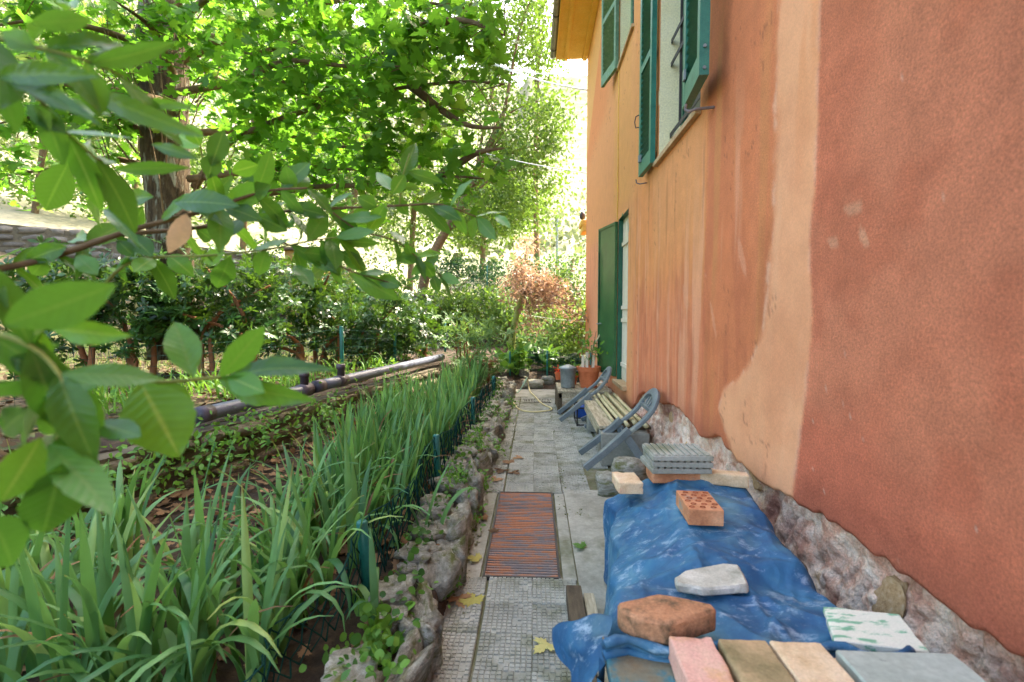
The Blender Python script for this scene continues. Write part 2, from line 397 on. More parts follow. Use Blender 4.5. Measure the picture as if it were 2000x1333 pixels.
M_cane = surf('bamboo_cane', [(0.3, lin(172, 158, 110)), (0.6, lin(198, 186, 142)), (0.8, lin(152, 152, 100))], 5, 5, 0.6, 0.2, 30, stretch=(3, 1, 3), vary=0.12, spec=0.4)
M_zinc = surf('galvanised', [(0.3, lin(112, 122, 122)), (0.7, lin(148, 156, 154))], 16, 4, 0.5, 0.15, 60, metal=0.35, spec=0.5, vary=0.03)
M_terra = surf('terracotta', [(0.3, lin(180, 92, 54)), (0.7, lin(212, 122, 78))], 10, 5, 0.85, 0.2, 50, vary=0.06)
M_hose = surf('hose', [(0.3, lin(186, 172, 122)), (0.7, lin(200, 188, 142))], 10, 3, 0.5, 0.1, 50)
M_pvc = surf('grey_pipe', [(0.3, lin(84, 90, 106)), (0.7, lin(106, 112, 128))], 6, 5, 0.4, 0.1, 60, vary=0.05, spec=0.5, dirt=(lin(120, 118, 112), 8, 0.64, 0.78))
M_pvcd = surf('brown_pipe', [(0.3, lin(70, 60, 66)), (0.7, lin(92, 82, 88))], 8, 5, 0.45, 0.15, 60, vary=0.06, spec=0.5)
M_post = surf('green_post', [(0.3, lin(18, 96, 88)), (0.7, lin(30, 120, 108))], 12, 4, 0.4, 0.1, 60, vary=0.06, spec=0.5)
M_wire = surf('green_wire', [(0.3, lin(14, 52, 46)), (0.7, lin(22, 70, 62))], 12, 3, 0.8, 0, spec=0.1)
M_bark = surf('maple_bark', [(0.3, lin(50, 40, 28)), (0.5, lin(78, 64, 44)), (0.7, lin(104, 88, 64))], 9, 8, 0.95, 1.0, 16, stretch=(2.5, 2.5, 0.7), vary=0.08, dirt=(lin(136, 138, 120), 4.2, 0.54, 0.62), dist=0.03)
M_twig = surf('twig', [(0.3, lin(92, 74, 52)), (0.7, lin(128, 108, 78))], 14, 4, 0.9, 0.4, 40, vary=0.1)
M_gtwig = surf('green_twig', [(0.3, lin(118, 134, 62)), (0.7, lin(150, 160, 84))], 14, 4, 0.6, 0.2, 40, vary=0.1)
M_rtwig = surf('red_twig', [(0.3, lin(120, 78, 50)), (0.7, lin(156, 108, 74))], 10, 5, 0.9, 0.4, 30, vary=0.1)
M_cable = surf('cable', [(0.3, lin(190, 190, 186)), (0.7, lin(214, 214, 210))], 6, 2, 0.5, 0)
M_hill = surf('hill_ground', [(0.3, lin(84, 92, 60)), (0.5, lin(124, 124, 96)), (0.7, lin(158, 152, 130))], 0.12, 9, 1, 0.6, 0.6, vary=0, dist=0.6)
M_grass = surf('lawn', [(0.3, lin(104, 128, 46)), (0.5, lin(140, 160, 66)), (0.7, lin(178, 172, 104))], 1.3, 8, 0.95, 0.6, 30, vary=0, dist=0.04)
M_shed = surf('shed_render', [(0.3, lin(150, 120, 70)), (0.7, lin(168, 138, 86))], 3, 5, 0.9, 0.2, 20)
M_stoneslab = surf('pale_slab', [(0.3, lin(150, 150, 134)), (0.5, lin(188, 186, 170)), (0.72, lin(220, 218, 206))], 14, 7, 0.85, 0.5, 60, vary=0.05)
M_brickred = surf('red_brick', [(0.3, lin(168, 108, 74)), (0.5, lin(196, 134, 94)), (0.75, lin(214, 158, 118))], 14, 7, 0.9, 0.4, 80, vary=0.06, dirt=(lin(150, 140, 124), 9, 0.6, 0.72))
M_brickpale = surf('pale_brick', [(0.3, lin(190, 156, 116)), (0.5, lin(214, 186, 148)), (0.75, lin(226, 204, 172))], 12, 7, 0.9, 0.35, 80, vary=0.05, dirt=(lin(196, 150, 128), 7, 0.55, 0.75))
M_brickpink = surf('pink_brick', [(0.3, lin(200, 150, 128)), (0.5, lin(216, 168, 150)), (0.75, lin(218, 184, 158))], 11, 7, 0.88, 0.3, 80, vary=0.03, dirt=(lin(208, 164, 104), 8, 0.56, 0.75))
M_brickbrown = surf('brown_brick', [(0.3, lin(162, 112, 78)), (0.55, lin(184, 134, 98)), (0.8, lin(202, 154, 118))], 10, 7, 0.88, 0.5, 50, vary=0.03, dirt=(lin(104, 84, 62), 26, 0.46, 0.66), grain=.25)
M_brickmoss = surf('stained_brick', [(0.3, lin(120, 110, 74)), (0.5, lin(164, 142, 104)), (0.7, lin(202, 168, 126))], 9, 7, 0.88, 0.3, 70, vary=0.03)
M_greytile = surf('grey_green_tile', [(0.3, lin(150, 162, 150)), (0.6, lin(176, 184, 172)), (0.8, lin(190, 192, 178))], 4, 6, 0.45, 0.1, 60, vary=0.03, spec=0.5, dirt=(lin(96, 104, 100), 11, 0.68, 0.76))
M_terrazzo = surf('green_white_tile', [(0.47, lin(214, 214, 196)), (0.52, lin(204, 210, 190)), (0.555, lin(124, 174, 142)), (0.72, lin(90, 152, 114))], 30, 6, 0.6, 0.15, 60, stretch=(0.5, 1.5, 1), vary=0.02, spec=0.4)
M_board = surf('painted_board', [(0.35, lin(120, 104, 78)), (0.47, lin(110, 112, 96)), (0.53, lin(58, 112, 122)), (0.75, lin(50, 102, 124))], 6, 7, 0.8, 0.3, 50, vary=0.03)
def tarpmat():
    m, nt, p, out = nodes('blue_tarp'); L = nt.links.new
    tc = N(nt, 'ShaderNodeTexCoord')
    n1 = N(nt, 'ShaderNodeTexNoise', Scale=4.5, Detail=7, Roughness=0.62); L(tc.outputs['Object'], n1.inputs['Vector'])
    c = ramp(nt, n1.outputs[0], [(0.3, lin(28, 68, 98)), (0.45, lin(36, 84, 120)), (0.56, lin(46, 102, 134)), (0.75, lin(86, 132, 150))])
    mp = N(nt, 'ShaderNodeMapping'); mp.inputs['Scale'].default_value = (10, 17, 12); mp.inputs['Rotation'].default_value = (0, 0, 0.5); L(tc.outputs['Object'], mp.inputs[0])
    n2 = N(nt, 'ShaderNodeTexNoise', Scale=1.0, Detail=9, Roughness=0.78, Distortion=0.4); L(mp.outputs[0], n2.inputs['Vector'])
    r2 = ramp(nt, n2.outputs[0], [(0.535, (0, 0, 0)), (0.68, (0.62, 0.62, 0.62))])
    mx = N(nt, 'ShaderNodeMix', data_type='RGBA'); L(r2, mx.inputs[0]); L(c, mx.inputs[6]); mx.inputs[7].default_value = (*lin(186, 206, 216), 1)
    n3 = N(nt, 'ShaderNodeTexNoise', Scale=3.1, Detail=6, Roughness=0.6); L(tc.outputs['Object'], n3.inputs['Vector'])
    r3 = ramp(nt, n3.outputs[0], [(0.5, (0, 0, 0)), (0.68, (0.7, 0.7, 0.7))])
    m3 = N(nt, 'ShaderNodeMix', data_type='RGBA'); L(r3, m3.inputs[0]); L(mx.outputs[2], m3.inputs[6]); m3.inputs[7].default_value = (*lin(106, 144, 146), 1)
    L(m3.outputs[2], p.inputs['Base Color'])
    p.inputs['Roughness'].default_value = 0.62; p.inputs['Specular IOR Level'].default_value = 0.3
    nb = N(nt, 'ShaderNodeTexNoise', Scale=22, Detail=7, Roughness=0.6); L(tc.outputs['Object'], nb.inputs['Vector'])
    bp = N(nt, 'ShaderNodeBump', Strength=0.3, Distance=0.008); L(nb.outputs[0], bp.inputs['Height'])
    nd = N(nt, 'ShaderNodeTexNoise', Scale=5, Detail=3); L(tc.outputs['Object'], nd.inputs['Vector'])
    va = N(nt, 'ShaderNodeVectorMath', operation='MULTIPLY_ADD'); L(nd.outputs[1], va.inputs[0]); va.inputs[1].default_value = (.35, .35, .35); L(tc.outputs['Object'], va.inputs[2])
    vo = N(nt, 'ShaderNodeTexVoronoi', feature='DISTANCE_TO_EDGE', Scale=5.5); L(va.outputs[0], vo.inputs['Vector'])
    cr = N(nt, 'ShaderNodeMapRange'); cr.inputs[2].default_value = .16; L(vo.outputs[0], cr.inputs[0])
    b2 = N(nt, 'ShaderNodeBump', Strength=0.22, Distance=0.010, invert=True); L(cr.outputs[0], b2.inputs['Height']); L(bp.outputs[0], b2.inputs['Normal']); L(b2.outputs[0], p.inputs['Normal'])
    return m
M_tarp = tarpmat()
def wallmat():
    m, nt, p, out = nodes('lime_plaster'); L = nt.links.new
    tc = N(nt, 'ShaderNodeTexCoord'); vc = N(nt, 'ShaderNodeAttribute', attribute_name='paint'); ro = N(nt, 'ShaderNodeAttribute', attribute_name='grain')
    n1 = N(nt, 'ShaderNodeTexNoise', Scale=120, Detail=8, Roughness=0.82); L(tc.outputs['Object'], n1.inputs['Vector'])
    n2 = N(nt, 'ShaderNodeTexNoise', Scale=7, Detail=8, Roughness=0.68); L(tc.outputs['Object'], n2.inputs['Vector'])
    v1 = N(nt, 'ShaderNodeMapRange'); v1.inputs[1].default_value = 0.3; v1.inputs[2].default_value = 0.7; v1.inputs[3].default_value = 0.62; v1.inputs[4].default_value = 1.38; L(n1.outputs[0], v1.inputs[0])
    v2 = N(nt, 'ShaderNodeMapRange'); v2.inputs[1].default_value = 0.3; v2.inputs[2].default_value = 0.7; v2.inputs[3].default_value = 0.84; v2.inputs[4].default_value = 1.16; L(n2.outputs[0], v2.inputs[0])
    mu = N(nt, 'ShaderNodeMath', operation='MULTIPLY'); L(v1.outputs[0], mu.inputs[0]); L(v2.outputs[0], mu.inputs[1])
    g = N(nt, 'ShaderNodeMix', data_type='FLOAT'); L(ro.outputs['Fac'], g.inputs[0]); g.inputs[2].default_value = 1.0; L(mu.outputs[0], g.inputs[3])
    hs = N(nt, 'ShaderNodeHueSaturation'); L(vc.outputs['Color'], hs.inputs['Color']); L(g.outputs[0], hs.inputs['Value'])
    L(hs.outputs[0], p.inputs['Base Color']); p.inputs['Roughness'].default_value = 0.9; p.inputs['Specular IOR Level'].default_value = 0.2
    n3 = N(nt, 'ShaderNodeTexNoise', Scale=130, Detail=8, Roughness=0.8); L(tc.outputs['Object'], n3.inputs['Vector'])
    st = N(nt, 'ShaderNodeMath', operation='MULTIPLY'); L(ro.outputs['Fac'], st.inputs[0]); st.inputs[1].default_value = 1.0
    bp = N(nt, 'ShaderNodeBump', Distance=0.006); L(st.outputs[0], bp.inputs['Strength']); L(n3.outputs[0], bp.inputs['Height']); L(bp.outputs[0], p.inputs['Normal'])
    return m
M_wall = wallmat()
M_mason = surf('rubble_masonry', [(0.22, lin(176, 120, 96)), (0.38, lin(216, 164, 136)), (0.5, lin(232, 200, 174)), (0.62, lin(240, 220, 198)), (0.78, lin(214, 178, 122))], 11, 9, 0.92, 1.0, 34, vary=0, dirt=(lin(176, 122, 102), 4.2, 0.5, 0.68), dist=0.02, grain=.3)
M_ochre = surf('ochre_stone', [(0.3, lin(196, 150, 100)), (0.5, lin(226, 186, 136)), (0.75, lin(236, 208, 168))], 9, 8, 0.9, 0.8, 30, vary=0.12, dist=0.02)
# leaves
L_maple = leafmat('maple_leaf', lin(46, 94, 28), lin(86, 132, 44), lin(124, 186, 52), 0.55, 0.5, 0.3, yellow=lin(158, 176, 60))
L_laurel = leafmat('laurel_leaf', lin(40, 92, 36), lin(92, 148, 58), lin(132, 192, 50), 0.36, 0.38, 0.5, ribc=lin(116, 152, 70), ribw=0.88, veins='side')
L_laurely = leafmat('laurel_leaf_young', lin(78, 142, 42), lin(112, 170, 56), lin(146, 204, 48), 0.38, 0.38, 0.5, ribc=lin(166, 196, 90), ribw=0.88, veins='side')
L_dead = leafmat('dead_leaf_pale', lin(206, 170, 130), lin(220, 188, 148), lin(230, 190, 140), 0.3, 0.6, 0.3)
L_iris = leafmat('iris_leaf', lin(46, 102, 62), lin(112, 160, 92), lin(134, 188, 82), 0.32, 0.42, 0.4, yellow=lin(150, 176, 96), veins='long')
L_hedge = leafmat('hedge_leaf', lin(24, 58, 24), lin(58, 102, 40), lin(110, 150, 40), 0.22, 0.36, 0.5)
L_sage = leafmat('echium_leaf', lin(64, 104, 56), lin(104, 142, 80), lin(140, 170, 76), 0.3, 0.6, 0.3)
L_green = leafmat('tree_leaf', lin(46, 80, 30), lin(88, 118, 52), lin(128, 164, 56), 0.4, 0.55, 0.3)
L_pale = leafmat('pale_tree_leaf', lin(66, 92, 44), lin(112, 130, 72), lin(140, 168, 72), 0.4, 0.6, 0.3)
L_olive = leafmat('dark_shrub_leaf', lin(26, 62, 38), lin(56, 98, 54), lin(90, 136, 56), 0.3, 0.5, 0.4)
L_red = leafmat('red_maple_leaf', lin(128, 96, 76), lin(172, 142, 120), lin(178, 142, 106), 0.42, 0.55, 0.3)
L_ground = leafmat('ground_leaf', lin(54, 108, 40), lin(108, 156, 62), lin(150, 196, 60), 0.3, 0.5, 0.3)
L_litter = leafmat('litter_leaf', lin(92, 70, 50), lin(156, 122, 88), lin(190, 140, 80), 0.15, 0.75, 0.2)
L_litter3 = leafmat('terrace_litter', lin(62, 50, 38), lin(104, 86, 64), lin(120, 90, 56), 0.15, 0.8, 0.15)
L_litter2 = leafmat('yellow_litter', lin(176, 170, 92), lin(200, 190, 120), lin(200, 190, 90), 0.2, 0.7, 0.2)
L_hill = leafmat('hill_leaf', lin(84, 98, 68), lin(116, 126, 92), lin(130, 142, 90), 0.3, 0.7, 0.2)

T_maple, T_quad, T_tri, T_ros = maple(), quad(), tri(), rosette()
T_lance, T_wide, T_small = lance(0.30, 5), lance(0.5, 4, peak=0.5), lance(0.55, 3, 0.1, 0.15, peak=0.42)

# ------------------------------------------------------------------ the ground
def xwall(y): return -2.90 + 0.19 * y                # line of the upper garden wall
def gz(x, y):
    """height of the ground"""
    x = np.asarray(x, float); y = np.asarray(y, float)
    n = (fbm(x * 1.3, y * 1.3, 3) - 0.5)
    bed = 0.13 + 0.05 * n
    terr = 0.46 + 0.06 * n + 0.02 * np.maximum(-3.2 - x, 0)
    lawn = sstep(7.5, 9.0, y)
    garden = 0.10 + 0.10 * (y - 8.0).clip(0) * 0.55 + 0.10 * n
    z = np.where(x > -0.40, -0.05, np.where(x > xwall(y), bed, terr))
    z = np.where((y > 8.1) & (x > xwall(y)), np.where(x > -0.4, garden * sstep(8.1, 9.2, y), np.maximum(garden, bed)), z)
    rise = sstep(13.4, 13.7, y + 0.35 * x)
    z = z + rise * (1.15 + 0.02 * (y - 13)) * sstep(-8, -3, x) + (1 - sstep(-8, -3, x)) * sstep(9.5, 9.8, -x) * 1.2
    far = np.maximum(y - 16, 0)
    z = z + far * 0.10 + 0.0016 * far ** 2
    z = z + np.maximum(-x - 10, 0) * 0.28
    return z
def grid(name, xs, ys, mat, dz=0.0):
    X, Y = np.meshgrid(xs, ys, indexing='ij'); Z = gz(X, Y) + dz
    v = np.stack([X, Y, Z], -1).reshape(-1, 3); n, m_ = len(xs), len(ys)
    f = [[i * m_ + j, (i + 1) * m_ + j, (i + 1) * m_ + j + 1, i * m_ + j + 1] for i in range(n - 1) for j in range(m_ - 1)]
    return tag(obj(name, mesh(name, v, f, mat, True)), kind='structure')
xsn = np.concatenate([np.arange(-9, -3.2, 0.3), np.arange(-3.2, -0.3, 0.05), [-0.3, 0.2, 0.8, 2, 5, 9, 14]])
grid('ground', xsn, np.concatenate([np.arange(-4, 0.8, 0.4), np.arange(0.8, 9.5, 0.08), np.arange(9.5, 16.1, 0.25)]), M_soil)
grid('hillside', np.concatenate([np.linspace(-220, -40, 10), np.linspace(-36, 26, 32), np.linspace(30, 200, 9)]), np.concatenate([np.linspace(15.6, 60, 30), np.linspace(66, 260, 20)]), M_hill)
grid('terrace_lawn', np.concatenate([np.linspace(-60, -10, 14), np.arange(-9.5, -2.5, 0.25)]), np.concatenate([np.linspace(-4, 2, 4), np.arange(2.4, 9.6, 0.2), np.arange(9.8, 16.2, 0.4)]), M_litter, 0.012)

# ------------------------------------------------------------------ the path: tiles, slabs, grates
path = obj('path', B().box(-0.46, 1.06, -1.5, 8.3, -0.09, -0.014).mesh('path', M_moss)); tag(path, kind='structure')
def tile_mesh(seed):
    r = random.Random(seed); b = B(); s, n = 0.0993, 10
    b.box(-s, s, -s, s, -0.02, 0.0)
    st = 2 * s / n
    for i in range(n):
        for j in range(n):
            if r.random() < 0.07: continue
            x, y = -s + (i + 0.5) * st, -s + (j + 0.5) * st; w, t, h = st * 0.45, st * 0.36, 0.0040 + r.uniform(-0.0012, 0.0008) + .0012
            b.add([(x - w, y - w, 0), (x + w, y - w, 0), (x + w, y + w, 0), (x - w, y + w, 0), (x - t, y - t, h), (x + t, y - t, h), (x + t, y + t, h), (x - t, y + t, h)],
                  [[4, 5, 6, 7], [0, 1, 5, 4], [1, 2, 6, 5], [2, 3, 7, 6], [3, 0, 4, 7]])
    return b.mesh('tile', M_tile)
tms = [tile_mesh(k) for k in range(4)]
GX0, GX1, GY0, GY1 = -0.245, 0.122, 2.205, 3.31
for j, y in enumerate([GY0 - .1 - .2 * k for k in range(6)] + [GY0 + .1 + .2 * k for k in range(5)] + [GY1 + .1 + .2 * k for k in range(20)]):
    for i, x in enumerate((-0.312, -0.1, 0.1, 0.3, 0.5)):
        if GX0 - 0.1 < x < GX1 + 0.1 and GY0 < y < GY1: continue
        if i == 4 and y < 4.0: continue
        if i == 3 and y < 3.4: continue
        if i == 0 and GY0 < y < GY1: continue
        
        dz = random.uniform(-0.003, 0.003) - (0.006 if i >= 3 else 0)
        obj('tile', tms[(j * 3 + i) % 4], path, Matrix.Translation((x + random.uniform(-.002, .002) - 0.008, y, dz)) @ Matrix.Rotation(random.uniform(-.012, .012) + (math.pi / 2) * random.randrange(4), 4, 'Z') @ Matrix.Rotation(random.uniform(-.008, .008), 4, 'X'))
b = B().box(-0.41, GX0 - 0.012, GY0 + 0.0, GY1 - 0.002, -0.02, -0.001); b.obj('kerb_strip', M_conc, path, bevel=0.003)
B().box(GX1 + 0.012, 0.198, GY0 + 0.0, GY1 - 0.002, -0.02, -0.002).obj('kerb_strip', M_conc, path, bevel=0.003)
def slab(x0, x1, y0, y1, z, nx=14, ny=30):
    v, f = [], []
    for i in range(nx + 1):
        for j in range(ny + 1):
            x, y = x0 + (x1 - x0) * i / nx, y0 + (y1 - y0) * j / ny
            v.append((x, y, z + 0.004 * float(fbm(x * 6, y * 6, 9) - 0.5)))
    f = [[i * (ny + 1) + j, (i + 1) * (ny + 1) + j, (i + 1) * (ny + 1) + j + 1, i * (ny + 1) + j + 1] for i in range(nx) for j in range(ny)]
    return mesh('slab', v, f, M_conc, True)
obj('concrete_slab', slab(0.203, 1.05, 1.9, 3.39, -0.003), path)
obj('concrete_slab', slab(0.203, 1.05, 0.2, 1.893, -0.006), path)
obj('concrete_slab', slab(0.62, 1.05, 3.40, 8.0, -0.006), path)
obj('concrete_slab', slab(-0.42, 0.62, 7.31, 8.05, 0.004), path)
# rusty grate
g = thing('drain_grate', 'long rusty iron grate set into the tiled path', 'grate', (0, 2.2, 0))
B().box(GX0, GX1, GY0, GY1, -0.012, -0.0105).obj('shade_sheet', M_pitshade, g)  # flat dark sheet just under the bars, painted as the drain's shade
fr = B()
fr.box(GX0, GX1, GY0, GY0 + 0.010, -0.011, 0.006); fr.box(GX0, GX1, GY1 - 0.010, GY1, -0.011, 0.006)
fr.box(GX0, GX0 + 0.010, GY0 + 0.011, GY1 - 0.011, -0.011, 0.006); fr.box(GX1 - 0.010, GX1, GY0 + 0.011, GY1 - 0.011, -0.011, 0.006)
fr.obj('frame', M_iron, g)
bm_ = B().box(GX0 + 0.011, GX1 - 0.011, -0.006, 0.006, -0.010, 0.004).mesh('bar', M_rust, bevel=0.0015, seg=1)
for k in range(46): obj('bar', bm_, g, Matrix.Translation((0, GY0 + 0.026 + k * (GY1 - GY0 - 0.05) / 45, 0)))
g = thing('drain_grate', 'small slotted drain grate at the far end of the path', 'grate', (0.05, 6.9, 0))
B().box(-0.16, 0.22, 6.82, 7.06, 0.0045, 0.006).obj('shade_sheet', M_pitshade, g)  # dark sheet lying on the tiles, painted as shade between the bars
fr = B(); fr.box(-0.17, 0.23, 6.80, 6.82, 0, 0.012); fr.box(-0.17, 0.23, 7.06, 7.08, 0, 0.012); fr.obj('frame', M_iron, g)
bm_ = B().box(-0.0055, 0.0055, 6.821, 7.059, 0.006, 0.012).mesh('bar', M_tile)
for k in range(17): obj('bar', bm_, g, Matrix.Translation((-0.155 + k * 0.0231, 0, 0)))

# ------------------------------------------------------------------ the house
XW, YN, YF, ZE = 1.0, -4.0, 9.72, 6.22
house = thing('house', 'tall terracotta and orange plastered house with green shutters', 'house', (XW, 3, 0))
W1 = (3.08, 4.08, 2.48, 4.3); W2 = (5.18, 6.0, 4.19, 5.75); W3 = (5.34, 5.97, 0.45, 2.378)
def zedge(y):
    y = np.asarray(y, float)
    e = 0.515 + 0.035 * (fbm(y * 3.1, y * 0 + 1, 21, 5) - 0.5) * 2 + 0.02 * (vn(y * 22, y * 0, 4) - 0.5)
    e = e - 0.27 * sstep(4.5, 5.1, y) + 0.10 * np.exp(-((y - 2.75) / 0.16) ** 2) * 0.4 + 0.05 * np.exp(-((y - 3.5) / 0.3) ** 2)
    return e
def build_wall():
    ys = [-4, -3, -2, -1, -0.4, 0, 0.3, 0.5, 0.65]
    y = 0.75
    while y < YF: ys.append(y); y += 0.0058 * max(y, 1.0)
    ys = sorted([q for q in ys if min(abs(q - w) for w in (W1[0], W1[1], W2[0], W2[1], W3[0], W3[1])) > 0.004] + [W1[0], W1[1], W2[0], W2[1], W3[0], W3[1], YF])
    zs = list(np.arange(0.9, ZE, 0.018)); zb = (W1[2], W1[3], W2[2], W2[3], W3[3])
    zs = sorted([q for q in zs if min(abs(q - w) for w in zb) > 0.005] + list(zb) + [ZE])
    ys = np.array(ys); ze = zedge(ys); nl = 34
    Z = np.zeros((len(ys), nl + 2 + len(zs) - 1))
    for i in range(len(ys)):
        Z[i, 0] = Z[i, 1] = ze[i]
        Z[i, 1:nl + 2] = np.linspace(ze[i], 0.9, nl + 1)
        Z[i, nl + 2:] = zs[1:]
    Yg = np.repeat(ys[:, None], Z.shape[1], 1)
    X = XW + 0.010 * (fbm(Yg * 1.1, Z * 1.1, 31) - 0.5) + 0.004 * (fbm(Yg * 6, Z * 6, 33) - 0.5)
    X[:, 0] += 0.035                                  # broken edge of the plaster, its thickness
    X[:, 1] += 0.004
    # ---- colours of the paint and of its repairs
    def c(*a): return np.array(lin(*a))
    red, mid, patch, orange, pink, yel = c(218, 127, 93), c(214, 129, 86), c(234, 168, 124), c(228, 152, 94), c(228, 154, 114), c(234, 190, 122)
    n1 = fbm(Yg * 1.7, Z * 1.7, 41, 5); n2 = fbm(Yg * 5, Z * 5, 43, 5); st = fbm(Yg * 9, Z * 0.55, 45, 4); st2 = fbm(Yg * 26 , Z * 0.9, 47, 3)
    jit = 0.05 * (n2 - 0.5) + 0.03 * (fbm(Yg * 18, Z * 9, 49, 3) - 0.5)
    def mixc(A, Bc, t): return A * (1 - t[..., None]) + Bc * t[..., None]
    col = np.ones(Yg.shape + (3,)) * mid
    col = mixc(col, c(202, 122, 82), sstep(0.45, 0.7, n1) * 0.6)
    # wall between the repair and the near window: darker low, streaked
    col = mixc(col, c(206, 142, 88), sstep(0.5, 0.68, st) * 0.55 * sstep(2.0, 2.3, Yg))
    col = mixc(col, c(176, 102, 68), sstep(0.54, 0.72, fbm(Yg * 6 + 3, Z * 1.6, 51, 5)) * 0.4)
    # lighter orange left of the crease
    t = sstep(2.90, 2.96, Yg + jit * 0.4)
    lowred = sstep(1.75, 1.0, Z + 0.5 * (n1 - 0.5))
    col = mixc(col, mixc(orange * np.ones_like(col), c(216, 128, 94), lowred * 0.8), t * 0.82)
    col = mixc(col, c(222, 158, 120), t * sstep(0.56, 0.72, st2) * 0.5 * sstep(1.9, 1.2, Z) * sstep(3.0, 3.3, Yg))
    col = mixc(col, c(190, 106, 74), t * sstep(0.55, 0.75, fbm(Yg * 13, Z * 1.1 + 2, 53, 5)) * 0.45 * sstep(2.3, 1.4, Z))
    sk_ = fbm(Yg * 7 + .3 * Z, Z * .35 + 3, 101, 5) * fbm(Yg * 22, Z * 1.3, 103, 3)
    col = mixc(col, c(230, 170, 132), sstep(.30, .42, sk_) * .55 * sstep(2.2, 2.6, Yg) * sstep(2.6, 1.8, Z))
    col = mixc(col, c(180, 100, 72), sstep(.52, .66, fbm(Yg * 8, Z * 2.2, 105, 5)) * .4 * sstep(2.1, 2.4, Yg) * sstep(2.0, 1.2, Z))
    # around and beyond the door window
    t = sstep(4.9, 5.15, Yg + jit)
    col = mixc(col, c(224, 156, 104), t * 0.8)
    t = sstep(6.1, 6.5, Yg + jit * 2)
    col = mixc(col, pink, t * 0.9)
    # upper far corner: yellow above a slanting edge, redder below it
    d = (Z - 2.9) + 1.2 * (Yg - 7.2)
    t = sstep(6.0, 6.25, Yg + jit) * sstep(3.9, 4.3, Z + 0.15 * (n1 - .5))
    col = mixc(col, c(226, 124, 86), t * 0.75 * sstep(6.4, 7.4, Yg))
    t = sstep(0.0, 0.12, (Z - 4.55) - 0.62 * (9.2 - Yg) + jit)
    col = mixc(col, yel, t * sstep(6.9, 7.3, Yg) * 0.9)
    t = sstep(5.2, 5.35, Yg + jit) * sstep(6.5, 6.2, Yg + jit) * sstep(2.4, 2.7, Z)
    col = mixc(col, c(226, 160, 96), t * 0.7)
    t = sstep(4.1, 4.2, Yg) * sstep(2.3, 2.6, Z)
    col = mixc(col, c(224, 158, 94), t * 0.5)
    # under the window sills: orange apron with dark runs
    t = sstep(W1[2] + .02, W1[2] - .1, Z) * sstep(W1[2] - 1.0, W1[2] - 0.45, Z + 0.4 * (n1 - .5)) * sstep(2.98, 3.05, Yg) * sstep(4.3, 4.15, Yg)
    col = mixc(col, c(222, 154, 100), t * 0.7)
    col = mixc(col, c(150, 92, 58), sstep(0.60, 0.74, fbm(Yg * 15, Z * 1.0, 57, 5)) * 0.35 * sstep(2.5, 2.35, Z) * sstep(1.2, 1.9, Z) * sstep(2.8, 3.0, Yg))
    # long pale repair strip
    n4 = fbm(Yg * 14, Z * 14, 68, 4); le = np.interp(Z, [0.4, 0.55, 0.72, 0.86, 0.95, 1.05, 1.2, 1.7, 2.2, 6], [2.44, 2.50, 2.66, 2.54, 2.34, 2.24, 2.16, 2.10, 2.13, 2.10]) + 0.055 * (n2 - 0.5) * 2 + .05 * (n4 - .5)
    re = np.interp(Z, [0.4, 0.53, 0.8, 1.25, 1.5, 1.75, 6], [1.90, 1.89, 1.845, 1.80, 1.83, 1.80, 1.82]) + 0.02 * (n2 - 0.5) * 2 + .03 * (n4 - .5)
    pt = sstep(re - 0.016, re + 0.016, Yg) * sstep(le + 0.045, le - 0.045, Yg + .05 * (n4 - .5)) * (.82 + .36 * sstep(.35, .6, n2) * .5)
    pc = mixc(patch * np.ones_like(col), c(226, 154, 104), sstep(1.5, 2.3, Z) * 0.7)
    pc = mixc(pc, c(234, 174, 132), sstep(0.5, 0.7, fbm(Yg * 10, Z * 1.6, 61, 4)) * 0.55)
    pc = mixc(pc, c(220, 150, 108), sstep(0.5, 0.75, n1) * 0.5)
    col = mixc(col, pc, pt)
    rim = np.exp(-((Yg - re) / 0.012) ** 2) * sstep(.42, .6, n4) + np.exp(-((Yg - le) / 0.016) ** 2) * sstep(.45, .62, n4)
    col = mixc(col, c(230, 182, 150), np.clip(rim, 0, 1) * .6)
    X = X - 0.0045 * pt - .003 * (n4 - .5) * pt
    # near roughcast
    rt = sstep(re + 0.012, re - 0.012, Yg)
    rc = mixc(red * np.ones_like(col), c(222, 143, 106), sstep(0.40, 0.62, n1) * 0.6)
    rc = mixc(rc, c(200, 112, 80), sstep(0.5, 0.72, n2) * 0.55)
    rc = mixc(rc, c(208, 114, 86), sstep(1.1, 0.6, Z + 0.3 * (n1 - .5)) * 0.6)
    rc = mixc(rc, c(214, 138, 96), sstep(1.6, 2.3, Z) * 0.35)
    col = mixc(col, rc, rt)
    # pale scuffs and chips
    for (cy, cz, sy, sz, a) in ((1.60, 1.56, .05, .018, .8), (1.545, 1.46, .018, .035, .9), (1.70, 1.47, .03, .02, .8), (2.42, 1.5, .03, .10, .5), (3.3, 1.35, .06, .10, .5), (2.78, 1.2, .02, .12, .5)):
        gsp = np.exp(-(((Yg - cy) - 0.5 * (Z - cz)) / sy) ** 2 - ((Z - cz) / sz) ** 2)
        col = mixc(col, c(222, 158, 122), sstep(0.35, 0.6, gsp * (0.5 + n2)) * a)
    # darker and mottled towards the bottom edge
    col = mixc(col, c(150, 84, 66), sstep(0.20, 0.0, Z - ze[:, None]) * 0.45 * (0.4 + n2) * (1 - pt * .8))
    spk = vn(Yg * 70, Z * 70, 81) * vn(Yg * 31, Z * 31, 82)
    col = mixc(col, c(228, 190, 164), sstep(.80, .88, spk) * .7 * (rt * .8 + .2))
